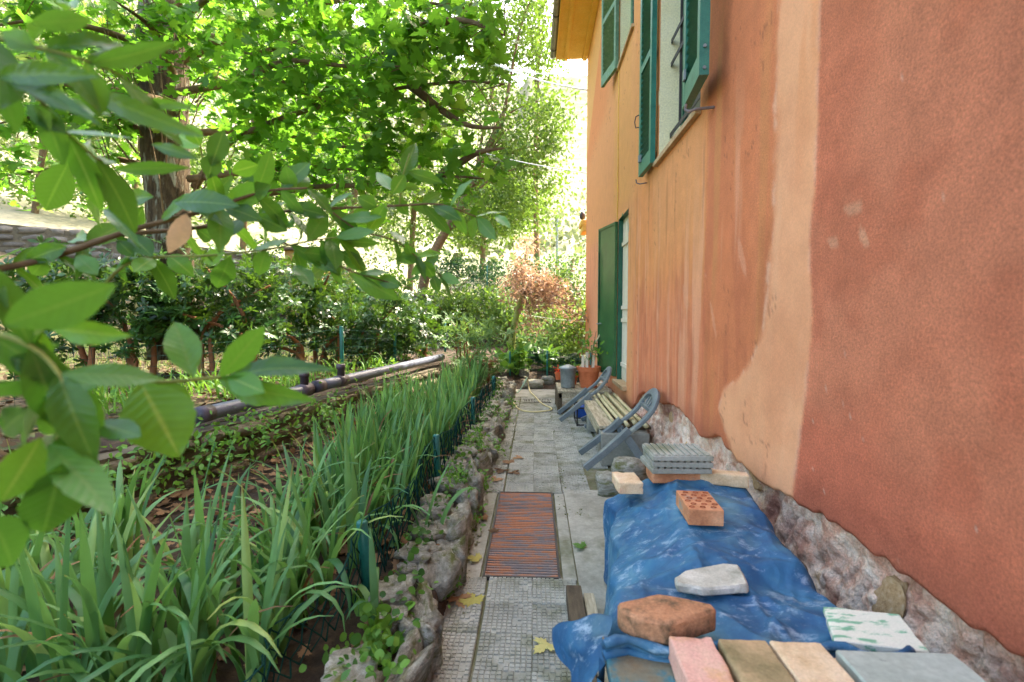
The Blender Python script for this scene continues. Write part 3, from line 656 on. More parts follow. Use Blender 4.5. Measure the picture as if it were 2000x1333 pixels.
    ck = np.abs(fbm(Yg * 1.6 + .5 * Z, Z * 1.2, 83, 6) - .5); ck2 = np.abs(fbm(Yg * 2.6, Z * 1.0 + 9, 85, 6) - .5)
    crk = np.maximum(sstep(.0035, .0, ck) * sstep(.5, .6, fbm(Yg * .9, Z * .9, 86, 2)), sstep(.003, 0, ck2) * sstep(.55, .62, fbm(Yg * 1.1 + 4, Z * .8, 87, 2)) * sstep(2.2, 2.6, Yg))
    col = mixc(col, c(138, 82, 60), crk * .55)
    grain = 0.55 + 0.45 * rt - 0.35 * pt + 0.15 * sstep(3, 2.1, Yg) - 0.15 * sstep(4, 6, Yg)
    # crease left by an old pipe chase
    cr = np.exp(-((Yg - 2.93 - 0.012 * (n2 - .5)) / 0.012) ** 2) * sstep(1.0, 1.4, Z) * sstep(3.1, 2.6, Z)
    X = X - 0.006 * cr
    nA, nB = Z.shape
    f = []
    for i in range(nA - 1):
        yc = (ys[i] + ys[i + 1]) / 2
        for j in range(nB - 1):
            zc = (Z[i, j] + Z[i, j + 1]) / 2
            if any(w[0] < yc < w[1] and w[2] < zc < w[3] for w in (W1, W2, W3)): continue
            f.append([i * nB + j, i * nB + j + 1, (i + 1) * nB + j + 1, (i + 1) * nB + j])
    v = np.stack([X, Yg, Z], -1).reshape(-1, 3)
    m = mesh('wall', v, f, M_wall, True)
    a = m.attributes.new('paint', 'FLOAT_COLOR', 'POINT'); a.data.foreach_set('color', np.concatenate([col.reshape(-1, 3), np.ones((len(v), 1))], 1).astype(np.float32).reshape(-1))
    a = m.attributes.new('grain', 'FLOAT', 'POINT'); a.data.foreach_set('value', grain.reshape(-1).astype(np.float32))
    return m
wall = obj('wall', build_wall(), house)
wall['label'] = 'patched and stained terracotta plaster'
# rough stonework laid bare along the foot of the wall
ys = np.concatenate([np.linspace(-2, 0.8, 12), np.geomspace(0.85, YF - 0.02, 560)]); zs = np.linspace(-0.08, 0.72, 84)
Yg, Zg = np.meshgrid(ys, zs, indexing='ij')
w1 = fbm(Yg * 16 + 6 * Zg, Zg * 8, 71, 6); w2 = np.abs(fbm(Yg * 13 + 5.0 * Zg, Zg * 6, 73, 5) - 0.5) * 2
Xg = 1.035 - 0.05 * sstep(0.42, 0.1, Zg) - 0.05 * (w1 - 0.45) - 0.02 * (fbm(Yg * 4, Zg * 5, 77, 2) - .5) + 0.012 * sstep(0.16, 0.0, w2) - 0.022 * (fbm(Yg * 34, Zg * 30, 75, 3) - .5)
Xg = np.maximum(Xg, np.where(Zg > 0.45, 1.004, 0.90))
Xg = Xg + .16 * ((Yg > W3[0] - .06) & (Yg < W3[1] + .06) & (Zg > .36))
nB = len(zs)
mas = obj('exposed_masonry', mesh('exposed_masonry', np.stack([Xg, Yg, Zg], -1).reshape(-1, 3), [[i * nB + j, i * nB + j + 1, (i + 1) * nB + j + 1, (i + 1) * nB + j] for i in range(len(ys) - 1) for j in range(nB - 1)], M_mason, True), house)
mas['label'] = 'rough rubble masonry where the plaster fell off'
def rockmesh(seed, sub=2, amp=0.28, mat=None, flat=False, box=0.0):
    bm = bmesh.new(); bmesh.ops.create_icosphere(bm, subdivisions=sub, radius=0.5)
    r = random.Random(seed); o = [r.uniform(0, 50) for _ in range(3)]
    for v in bm.verts:
        p = v.co.normalized()
        if box:
            mxa = max(abs(p.x), abs(p.y), abs(p.z)); p = p * ((1 - box) + box / mxa * 0.85)
        n = float(fbm(p.x * 1.6 + o[0] + p.z, p.y * 1.6 + o[1] + p.z * 0.7, int(o[2]), 4)) - 0.5 + 0.5 * (abs(float(fbm(p.x * 3 + o[1] - p.z * 2, p.y * 3 + p.z * 2 + o[0], int(o[2]) + 9, 3)) - .5) - .12)
        v.co = p * 0.5 * (1 + amp * 2 * n)
    m = bpy.data.meshes.new('stone'); bm.to_mesh(m); bm.free()
    if mat: m.materials.append(mat)
    if not flat: m.polygons.foreach_set('use_smooth', [True] * len(m.polygons))
    return m
oc = [rockmesh(905 + k, 3, 0.5, M_ochre, box=0.95) for k in range(4)]
for k, (y, z, sy, sz) in enumerate(((1.42, 0.40, .11, .17), (3.05, 0.33, .10, .16), (3.32, 0.30, .08, .14), (2.30, 0.46, .12, .05), (2.44, 0.42, .10, .05), (3.7, 0.45, .10, .07))):
    obj('stone', oc[k % 4], mas, Matrix.Translation((1.042, y, z)) @ Matrix.Rotation(0.5 + 0.6 * math.sin(k * 3), 4, 'X') @ Matrix.Diagonal((0.04, sy, sz, 1)))
# body, eave, gutter, roof
B().box(1.35, 9, YN, YF - 0.02, -0.05, ZE).obj('house_core', M_inner, house)
b = B(); b.box(XW + 0.012, 1.34, YF - 0.30, YF, -0.05, ZE - 0.002); b.box(XW + 0.02, 1.34, YN, 0.6, 0.8, ZE - .002); b.obj('corner_wall', M_inner, house)
b = B().box(0.42, 1.34, YN, YF + 0.08, ZE + 0.002, ZE + 0.05); b.obj('soffit', M_soffit, house)
b = B(); b.box(0.55, 0.62, YN, YF + 0.07, ZE - 0.03, ZE + 0.001); b.box(0.90, 0.995, YN, YF + 0.06, ZE - 0.05, ZE + 0.001); b.obj('cornice_moulding', M_soffit, house, bevel=0.008)
B().box(0.395, 0.418, YN, YF + 0.08, ZE - 0.02, ZE + 0.14).obj('fascia', M_soffit, house)
B().tube([(0.34, YN, ZE + 0.08), (0.34, YF + 0.09, ZE + 0.08)], 0.06, 12).obj('gutter', M_gutter, house, smooth=True)
for k in range(7):
    B().tube([(0.34, 3.2 + k * 1.05, ZE + 0.08), (0.34, 3.24 + k * 1.05, ZE + 0.08)], 0.065, 12).obj('gutter_bracket', M_iron, house)
B().add([(0.30, YN, ZE + 0.16), (5, YN, 8.6), (9.6, YN, ZE + 0.16), (0.30, YF + .25, ZE + 0.16), (5, YF + .25, 8.6), (9.6, YF + .25, ZE + 0.16), (0.30, YN, ZE + 0.24), (5, YN, 8.7), (9.6, YN, ZE + .24), (0.30, YF + .25, ZE + 0.24), (5, YF + .25, 8.7), (9.6, YF + .25, ZE + .24)],
        [[0, 3, 4, 1], [1, 4, 5, 2], [6, 7, 10, 9], [7, 8, 11, 10], [0, 6, 9, 3], [2, 5, 11, 8], [3, 9, 10, 4], [4, 10, 11, 5], [0, 1, 7, 6], [1, 2, 8, 7]]).obj('roof', M_roof, house)
# ledge at the far corner
b = B(); zc = at_y(1139, 440, 9.75).z
b.box(0.90, 1.10, YF + 0.02, YF + 0.5, zc, zc + 0.10); b.box(0.93, 1.10, YF + 0.02, YF + 0.5, zc - 0.12, zc - 0.002); b.obj('porch_cornice', M_soffit, house, bevel=0.01)
b = B().lathe([(0.0, 0.0), (0.05, 0.02), (0.06, 0.10), (0.03, 0.16), (0, 0.17)], (0.94, YF + 0.15, zc + 0.12), 10); b.obj('porch_lamp', M_iron, house, smooth=True)
# --- windows
def reveal(w, depth, mat, name='reveal'):
    y0, y1, z0, z1 = w; b = B(); x0, x1 = XW + 0.002, XW + depth
    b.box(x0, x1, y1, y1 + 0.03, z0, z1); b.box(x0, x1, y0 - 0.03, y0, z0, z1); b.box(x0, x1, y0, y1, z1, z1 + 0.03); b.box(x0, x1, y0 - .03, y1 + .03, z0 - 0.03, z0)
    return b.obj(name, mat, house)
M_glass, nt_, p_, o_ = nodes('window_glass')
p_.inputs['Base Color'].default_value = (*lin(40, 48, 46), 1); p_.inputs['Roughness'].default_value = 0.08; p_.inputs['Specular IOR Level'].default_value = 0.6
def window(w, x, mat, nv=2, nh=3):
    y0, y1, z0, z1 = w
    b = B(); b.box(x, x + .05, y0 + .001, y0 + .06, z0 + .001, z1 - .001); b.box(x, x + .05, y1 - .06, y1 - .001, z0 + .001, z1 - .001)
    b.box(x, x + .05, y0 + .06, y1 - .06, z0 + .001, z0 + .07); b.box(x, x + .05, y0 + .06, y1 - .06, z1 - .07, z1 - .001)
    for k in range(1, nv): yy = y0 + .06 + (y1 - y0 - .12) * k / nv; b.box(x + .002, x + .048, yy - .025, yy + .025, z0 + .07, z1 - .07)
    fo = b.obj('window', mat, house)
    for k in range(nv):
        ya, yb = y0 + .06 + (y1 - y0 - .12) * k / nv + (.025 if k else 0), y0 + .06 + (y1 - y0 - .12) * (k + 1) / nv - (.025 if k < nv - 1 else 0)
        B().box(x + .02, x + .026, ya, yb, z0 + .07, z1 - .07).obj('pane', M_glass, fo)
    return fo
reveal(W1, 0.22, M_jamb); window(W1, XW + 0.17, M_dgreen)
reveal(W2, 0.16, M_jamb); window(W2, XW + 0.12, M_green2)
reveal(W3, 0.14, M_dgreen)
# sills
B().box(XW - 0.035, XW + 0.16, W1[0] - 0.02, W1[1] + 0.05, W1[2] - 0.035, W1[2] + 0.002).obj('window_sill', M_sill, house, bevel=0.004)
B().box(XW - 0.03, XW + 0.12, W2[0] - 0.03, W2[1] + 0.05, W2[2] - 0.03, W2[2] + 0.002).obj('window_sill', M_sill, house, bevel=0.004)
B().box(XW - 0.05, XW + 0.12, W3[0] - 0.03, W3[1] + 0.05, W3[2] - 0.045, W3[2] + 0.002).obj('window_sill', M_sill, house, bevel=0.006)
# iron grille of the near window
gr = B(); gx = XW + 0.10
for y in (3.30, 3.52, 3.70, 3.85): gr.box(gx - .008, gx + .008, y - .008, y + .008, W1[2] + 0.20, W1[3] - .02)
for z in (W1[2] + 0.20, 3.24, 3.42, 3.95): gr.box(gx - .014, gx - .0085, W1[0] + .001, W1[1] - .001, z - .018, z + .018)
gr.obj('window_grille', M_iron, house)
# white inner shutters of the low window, with battens
x3 = XW + 0.06
ish = B().box(x3, x3 + .04, W3[0] + .002, W3[1] - .002, W3[2] + .003, W3[3] - .003).obj('inner_shutter', M_white, house)
for k in range(4):
    y = W3[0] + 0.04 + k * 0.145
    B().box(x3 - .008, x3 - .001, y, y + 0.13, W3[2] + .02, W3[3] - .06).obj('plank', M_white, ish)
for z in (0.62, 1.15, 1.30, 2.05): B().box(x3 - .024, x3 - .0085, W3[0] + .03, W3[1] - .03, z, z + .045).obj('batten', M_white, ish)
# shutters
def shutter(hinge, tip, z0, z1, mat, th=0.04, label=None, louver=True, rail=0.075, stile=0.055, open_z=None, thick_side=1):
    """leaf between two plan points; slats lie between its stiles"""
    h, t = Vector((*hinge, 0)), Vector((*tip, 0)); w = (t - h).length
    ex = (t - h).normalized(); ez = Vector((0, 0, 1)); ey = ez.cross(ex)
    if ey.x > 0: ey = -ey                                  # ey points away from the wall
    M = Matrix(((ex.x, ey.x, 0, h.x), (ex.y, ey.y, 0, h.y), (0, 0, 1, 0), (0, 0, 0, 1)))
    b = B()
    b.box(0, stile, 0, th, z0, z1, M); b.box(w - stile, w, 0, th, z0, z1, M)
    b.box(stile, w - stile, 0.001, th - .001, z0 + .001, z0 + rail * 1.6, M); b.box(stile, w - stile, 0.001, th - .001, z1 - rail, z1 - .001, M)
    if louver:
        zm = (z0 + z1) / 2; b.box(stile, w - stile, 0.001, th - .001, zm - .03, zm + .03, M)
    else:
        b.box(stile, w - stile, 0.010, th - .010, z0 + rail * 1.6, z1 - rail, M)
    s = b.obj('shutter', mat, house)
    if label: s['label'] = label
    if louver:
        sl = B().box(stile + .001, w - stile - .001, -0.021, 0.021, -0.0035, 0.0035).mesh('slat', mat)
        z = z0 + rail * 1.6 + 0.02
        while z < z1 - rail - 0.01:
            if abs(z - zm) > 0.045:
                obj('slat', sl, s, M @ Matrix.Translation((0, th / 2, z)) @ Matrix.Rotation(math.radians(30), 4, 'X'))
            z += 0.05
    return s, M, w
s1, M1, w1_ = shutter((XW - 0.022, 4.10), (XW - 0.03, 4.52), W1[2] - 0.005, W1[3], M_green, label='green louvred shutter folded back on the far side of the near window')
s2, M2, w2_ = shutter((XW - 0.06, 3.06), (XW - 0.10, 2.64), W1[2] - 0.005, W1[3], M_green, th=0.05, label='green louvred shutter folded back on the near side of the near window')
s3, M3, w3_ = shutter((XW - 0.012, 6.02), (0.885, 6.52), W2[2] - 0.01, W2[3], M_green2, label='faded grey green louvred shutter of the high window')
s4, M4, w4_ = shutter((XW - 0.005, 5.98), (0.862, 6.51), W3[2] + 0.035, W3[3] - 0.02, M_green3, th=0.035, louver=False, rail=0.03, stile=0.03, label='solid green shutter leaf of the low window')
# ironwork on the shutters
hw = B()
for z in (W1[2] + 0.03, W1[2] + 0.14): hw.tube([M2 @ Vector((w2_ + .001, 0.025, z)), M2 @ Vector((w2_ + .008, 0.025, z))], 0.009, 8)
hw.obj('bolt_heads', M_zinc, s2)
hk = B(); c0 = Vector((XW, 2.84, W1[2] - 0.09)); hk.tube([c0, c0 + Vector((-.10, 0.01, -0.005)), c0 + Vector((-.13, .03, -0.012)), c0 + Vector((-.145, .05, .01)), c0 + Vector((-.14, .05, .04))], 0.008, 6); hk.obj('shutter_hook', M_rust, house)
hk = B(); c0 = Vector((XW, 4.5, W1[2] - 0.06)); hk.tube([c0, c0 + Vector((-.06, 0, -.01)), c0 + Vector((-.09, .0, 0)), c0 + Vector((-.095, .0, .03))], 0.006, 6); hk.obj('shutter_hook', M_rust, house)
hk = B(); c0 = M1 @ Vector((w1_, .03, W1[2] + 0.44)); hk.tube([c0, c0 + Vector((-.035, .02, .0)), c0 + Vector((-.045, .02, .05)), c0 + Vector((-.035, .02, .10)), c0 + Vector((0, .0, .11))], 0.005, 6); hk.obj('pull_handle', M_iron, s1)
for S_, Mx, wx, zz in ((s2, M2, 0.07, W1[2] + .16), (s1, M1, 0.33, W1[2] + .13)):
    B().box(-.018, .018, .0405 if S_ is s1 else .0505, .062, -.03, .03, Mx @ Matrix.Translation((wx, 0, zz))).obj('latch', M_zinc, S_)
bd = B(); bd.tube([M4 @ Vector((w4_ - .05, .045, 1.32)), M4 @ Vector((w4_ - .05, .045, 2.05))], 0.007, 6); bd.tube([M4 @ Vector((w4_ - .05, .045, .55)), M4 @ Vector((w4_ - .05, .045, .95))], 0.007, 6); bd.obj('bolt_rod', M_dgreen, s4)
bd = B(); bd.tube([M4 @ Vector((w4_ - .06, .04, 1.12)), M4 @ Vector((w4_ - .06, .065, 1.12)), M4 @ Vector((w4_ - .20, .068, 1.125))], 0.009, 6); bd.obj('handle', M_zinc, s4)
# cable running down the wall from the high window to the low one
cb = [(XW - .006, 6.02 + .012 * math.sin(k * 1.7), 4.16 - k * 0.105) for k in range(18)]
B().tube(cb, 0.007, 5).obj('wall_cable', M_soffit, house)
hk = B(); c0 = Vector((XW, 7.05, 4.95))
for k in range(2): hk.tube([c0 + Vector((0, k * .05, 0)), c0 + Vector((-.05, k * .05, 0)), c0 + Vector((-.06, k * .05, .06)), c0 + Vector((-.03, k * .05, .09))], 0.006, 5)
hk.obj('wall_hook', M_iron, house)

# ------------------------------------------------------------------ stones edging the bed, upper garden wall, far terrace walls
rk = [rockmesh(k, 3, 0.62, M_rock, box=0.95) for k in range(10)]
border = thing('stone_border', 'low row of rough grey stones edging the iris bed beside the path', 'stone edging', (-0.42, 4, 0))
y = 1.0; k = 0
while y < 8.0:
    L = random.uniform(0.10, 0.30); h = random.uniform(0.15, 0.30); w = random.uniform(0.09, 0.15)
    x = -0.392 + random.uniform(-.03, .02)
    obj('stone', rk[k % 10], border, Matrix.Translation((x, y + L / 2, h * 0.26)) @ Matrix.Rotation(random.uniform(-.35, .35), 4, 'Z') @ Matrix.Rotation(random.uniform(-.25, .25), 4, 'Y') @ Matrix.Rotation(random.choice((0, math.pi)), 4, 'X') @ Matrix.Diagonal((w * 1.15, L * 1.2, h, 1)))
    for _ in range(2):
        s = random.uniform(0.05, 0.14)
        obj('stone', rk[random.randrange(10)], border, Matrix.Translation((x - 0.12 + random.uniform(-.03, .03), y + random.uniform(0, L), 0.14 + s * 0.2)) @ Matrix.Rotation(random.uniform(0, 6), 4, 'Z') @ Matrix.Diagonal((s * 1.3, s * 1.5, s * .8, 1)))
    y += L * 0.92; k += 1
def drystone(name, label, cat, pts, z0, z1, stone, mats, thick=0.3, seedk=0, core=True, lay=1.0):
    """wall of single stones along a plan line; z1 may be a function of position 0..1"""
    t = thing(name, label, cat, (pts[0][0], pts[0][1], z0))
    P = [Vector((*p, 0)) for p in pts]; seg = [(P[i + 1] - P[i]).length for i in range(len(P) - 1)]; tot = sum(seg)
    def pos(s):
        for i, L in enumerate(seg):
            if s <= L or i == len(seg) - 1: d = (P[i + 1] - P[i]).normalized(); return P[i] + d * s, d
            s -= L
    top = z1 if callable(z1) else (lambda s: z1)
    if core:
        b = B(); n = 24
        for i in range(n):
            (p, d), (q, d2) = pos(tot * i / n), pos(tot * (i + 1) / n); nn = Vector((-d.y, d.x, 0)) * 1; n2 = Vector((-d2.y, d2.x, 0))
            a = thick * 0.36
            b.add([p + nn * a + Vector((0, 0, z0)), q + n2 * a + Vector((0, 0, z0)), q + n2 * a + Vector((0, 0, top((i + 1) / n) - .05)), p + nn * a + Vector((0, 0, top(i / n) - .05)),
                   p - nn * a + Vector((0, 0, z0)), q - n2 * a + Vector((0, 0, z0)), q - n2 * a + Vector((0, 0, top((i + 1) / n) - .05)), p - nn * a + Vector((0, 0, top(i / n) - .05))],
                  [[0, 1, 2, 3], [5, 4, 7, 6], [3, 2, 6, 7]])
        b.obj('wall_core', M_core, t)
    ms = [rockmesh(seedk + k, 2, 0.26, mats, box=0.92) for k in range(8)]
    z = z0; row = 0
    while True:
        hh = stone[1] * random.uniform(0.75, 1.2)
        s = -random.uniform(0, stone[0])
        any_ = False
        while s < tot:
            L = stone[0] * random.uniform(0.55, 1.5)
            c = max(0, min(tot, s + L / 2)); zt = top(c / tot)
            if z + hh * 0.6 < zt:
                any_ = True
                p, d = pos(c); a = math.atan2(d.y, d.x)
                obj('stone', ms[random.randrange(8)], t, Matrix.Translation((p.x, p.y, min(z + hh / 2, zt - hh * .3))) @ Matrix.Rotation(a + random.uniform(-.06, .06), 4, 'Z') @ Matrix.Rotation(random.uniform(-.06, .06), 4, 'Y') @ Matrix.Diagonal((L * 1.08, thick * random.uniform(.95, 1.15), hh * 1.1, 1)))
            s += L
        z += hh * 0.96; row += 1
        if not any_ or row > 14: break
    return t
drystone('garden_wall', 'mossy dry stone wall carrying the grey pipe behind the irises', 'stone wall', [(xwall(0.6), 0.6), (xwall(8.6), 8.6)], 0.05, 0.50, (0.34, 0.14), M_rock2, 0.30, 40)
drystone('terrace_wall', 'long grey retaining wall across the far end of the garden', 'stone wall', [(-6.5, 15.6), (-2.6, 14.4), (0.2, 13.4), (3.4, 12.4)], 0.2, lambda s: 2.15 - 0.75 * s, (0.42, 0.15), M_farrock, 0.4, 60)
drystone('terrace_wall', 'sunlit stone terrace wall behind the large maple trunk', 'stone wall', [(-17, 11.5), (-13.5, 11.8), (-9.6, 13.6), (-6.4, 16.0)], 1.0, lambda s: 3.9 - 1.0 * s, (0.5, 0.22), M_farrock, 0.4, 80)

# stones stepping up at the end of the path
for k, (px, py, sx, sy, sz, lb) in enumerate(((1042, 752, .42, .3, .16, 'flat pale stone across the end of the path'), (1070, 748, .26, .24, .2, 'mossy squarish stone at the end of the path, right of the flat one'), (1024, 742, .22, .22, .3, 'upright pale stone at the end of the path with the hose over it'))):
    p = at_z(px, py, 0.06)
    tag(obj('garden_stone', rockmesh(120 + k, 3, 0.22, M_rock, box=0.6), None, Matrix.Translation((p.x, p.y + .1, sz * .38)) @ Matrix.Diagonal((sx, sy, sz, 1))), lb, 'stone', 'stones at the end of the path')

# ------------------------------------------------------------------ things along the wall: low table, bench, chairs, pots
t = thing('low_table', 'small low weathered wooden table against the wall', 'table', (0.6, 6.4, 0))
for k, (y0, y1) in enumerate(((6.02, 6.2), (6.21, 6.39), (6.40, 6.58), (6.59, 6.76))): B().box(0.29, 0.95, y0, y1, 0.265 + .002 * k, 0.29 + .002 * k).obj('plank', M_wood, t, bevel=.003)
for x, y in ((0.31, 6.06), (0.90, 6.06), (0.31, 6.72), (0.90, 6.72)): B().box(x - .03, x + .03, y - .03, y + .03, 0, 0.264).obj('leg', M_dwood, t, bevel=.004)
B().box(0.285, 0.31, 6.09, 6.69, 0.03, 0.262).obj('side_board', M_dwood, t)
B().box(0.30, 0.93, 6.03, 6.05, 0.20, 0.263).obj('apron', M_wood, t)
pb = at_z(1109, 757, 0.296); y0 = pb.y
t = thing('metal_bin', 'grey galvanised bin with a conical lid on the low table', 'bin', (pb.x, y0, .3))
B().lathe([(0, .0), (.086, .0), (.088, .012), (.090, .02), (.102, .24), (.106, .244), (.106, .252)], (pb.x, y0, .297), 24).obj('body', M_zinc, t, smooth=True)
B().lathe([(.112, .246), (.114, .256), (.108, .262), (.085, .275), (.02, .298), (.0, .30)], (pb.x, y0, .297), 24).obj('lid', M_zinc, t, smooth=True)
B().tube([(pb.x + .10, y0 - .02, .51), (pb.x + .135, y0 - .02, .515), (pb.x + .135, y0 + .03, .515), (pb.x + .10, y0 + .03, .51)], .005, 6).obj('handle', M_zinc, t)
def pot(name, label, c, r, h, soil=True):
    t = thing(name, label, 'plant pot', c)
    B().lathe([(0, 0), (r * .66, 0), (r * .86, h * .78), (r * .98, h * .78), (r * 1.0, h), (r * .9, h), (r * .88, h * .88), (0, h * .86)], c, 24).obj('pot_body', M_terra, t, smooth=False)
    return t
p1 = Vector((0.70, 6.35, .297))
pt_ = pot('terracotta_pot', 'large terracotta pot with thin stems and canes on the low table', p1, 0.16, 0.27)
for k in range(4):
    a = k * 1.7; B().tube([p1 + Vector((.05 * math.cos(a), .05 * math.sin(a), .22)), p1 + Vector((.09 * math.cos(a), .09 * math.sin(a), .45)), p1 + Vector((.11 * math.cos(a + .4), .12 * math.sin(a), .58 + .05 * k))], [.006, .005, .003], 5).obj('stem', M_twig, pt_)
P = np.array(p1 + Vector((0, 0, .5))) + rv(70, .10); foliage(pt_, T_lance, rv(70) + [0, 0, .2], rv(70) + [0, 0, 1], rng.uniform(.06, .12, 70), P, L_ground)
for k, (dx, hgt) in enumerate(((-.08, .20), (-.03, .24), (.05, .2))): B().box(p1.x + dx - .018, p1.x + dx + .018, p1.y - .05, p1.y - .046, p1.z + .22, p1.z + .22 + hgt).obj('plant_label', M_white, pt_)
cn = thing('leaning_cane', 'yellow cane leaning in the terracotta pot against the wall', 'cane', p1 + Vector((-.12, .0, .2)))
B().tube([p1 + Vector((-.14, .05, .20)), p1 + Vector((.22, .12, .78))], .011, 7).obj('stick', M_cane, cn)
p2 = at_z(1092, 744, .297); p2.x -= .005
pt2 = pot('terracotta_pot', 'small terracotta pot with a red flower beside the metal bin', (p2.x + .0, p2.y + .12, .297), 0.055, 0.11)
M_flower = surf('red_petal', [(0.3, lin(226, 62, 36)), (0.7, lin(240, 96, 56))], 9, 3, 0.6, 0)
P = np.array((p2.x, p2.y + .12, .44)) + rv(24, .022); foliage(pt2, T_small, rv(24), rv(24), np.full(24, .035), P, M_flower, rest_name='flower')
p3 = Vector((0.50, 6.62, .30)); pt3 = pot('terracotta_pot', 'low terracotta pot of green leaves between the bin and the large pot', p3, 0.09, 0.12)
P = np.array(p3 + Vector((0, 0, .2))) + rv(120, .06); foliage(pt3, T_small, rv(120) + [0, 0, .5], rv(120) + [0, 0, 1], rng.uniform(.03, .05, 120), P, L_ground)

t = thing('garden_bench', 'low plank bench on a concrete block against the wall', 'bench', (0.7, 4.8, 0))
B().box(0.535, 0.70, 4.03, 5.35, 0.285, 0.31).obj('seat_plank', M_wood, t, bevel=.003)
B().box(0.715, 0.97, 4.06, 5.35, 0.275, 0.30).obj('seat_plank', M_dwood, t, bevel=.003)
B().box(0.54, 0.565, 4.10, 5.3, 0.20, 0.283).obj('apron', M_wood, t)
B().box(0.54, 0.93, 3.94, 4.20, 0, 0.27).obj('support_block', M_conc, t, bevel=.012)
B().box(0.56, 0.93, 5.1, 5.28, 0, 0.27).obj('support_block', M_conc, t, bevel=.012)
for k, (x, y0, y1, dz, r) in enumerate(((0.665, 4.15, 5.5, 0, .014), (0.72, 4.2, 5.55, 0, .017), (0.765, 4.1, 5.5, 0, .015), (0.81, 4.25, 5.6, 0, .018), (0.855, 4.05, 5.45, 0, .016), (0.90, 3.95, 5.5, 0, .017), (0.735, 3.85, 5.3, .03, .016), (0.80, 3.9, 5.4, .033, .017), (0.87, 3.8, 5.4, .032, .016))):
    z = 0.312 + r + dz
    lb = ['thin cane nearest the edge of the bench', 'second cane from the open edge of the bench', 'third cane from the open edge of the bench', 'thick greenish cane in the middle of the bench', 'fifth cane from the open edge of the bench', 'cane lying closest to the wall on the bench', 'cane on top of the bundle, nearest the path', 'cane on top of the bundle, in its middle', 'cane on top of the bundle, nearest the wall'][k]
    c = thing('bamboo_cane', lb, 'cane', (x, (y0 + y1) / 2, z), 'canes on the bench')
    n = 14; B().tube([(x + .003 * math.sin(i * .5 + k), y0 + (y1 - y0) * i / n, z + .002 * math.sin(i + k)) for i in range(n + 1)], r, 8).obj('stalk', M_cane, c, smooth=True)
    for i in range(1, 5): yy = y0 + (y1 - y0) * i / 5; B().tube([(x + .003 * math.sin((i / 5 * n) * .5 + k), yy - .004, z), (x + .003 * math.sin((i / 5 * n) * .5 + k), yy + .004, z)], r * 1.15, 8).obj('node_ring', M_cane, c)
# metal rack under the far chair
t = thing('metal_rack', 'dark low metal rack on the ground beside the bench', 'rack', (.6, 5.4, 0)); b = B()
for x, y in ((.47, 5.38), (.47, 5.75), (.85, 5.38), (.85, 5.75)): b.tube([(x, y, 0.0), (x, y, .22)], .009, 6)
for z in (.012, .20):
    b.tube([(.47, 5.38, z), (.85, 5.38, z), (.85, 5.75, z), (.47, 5.75, z), (.47, 5.38, z)], .008, 6)
b.obj('frame', M_iron, t)
tag(B().box(.50, .80, 5.80, 5.98, 0.0, .14).obj('plastic_crate', surf('blue_plastic', [(0.3, lin(24, 70, 150)), (0.7, lin(40, 92, 176))], 8, 3, .4, 0), None, bevel=.02), 'small blue plastic box half hidden under the low table', 'box')

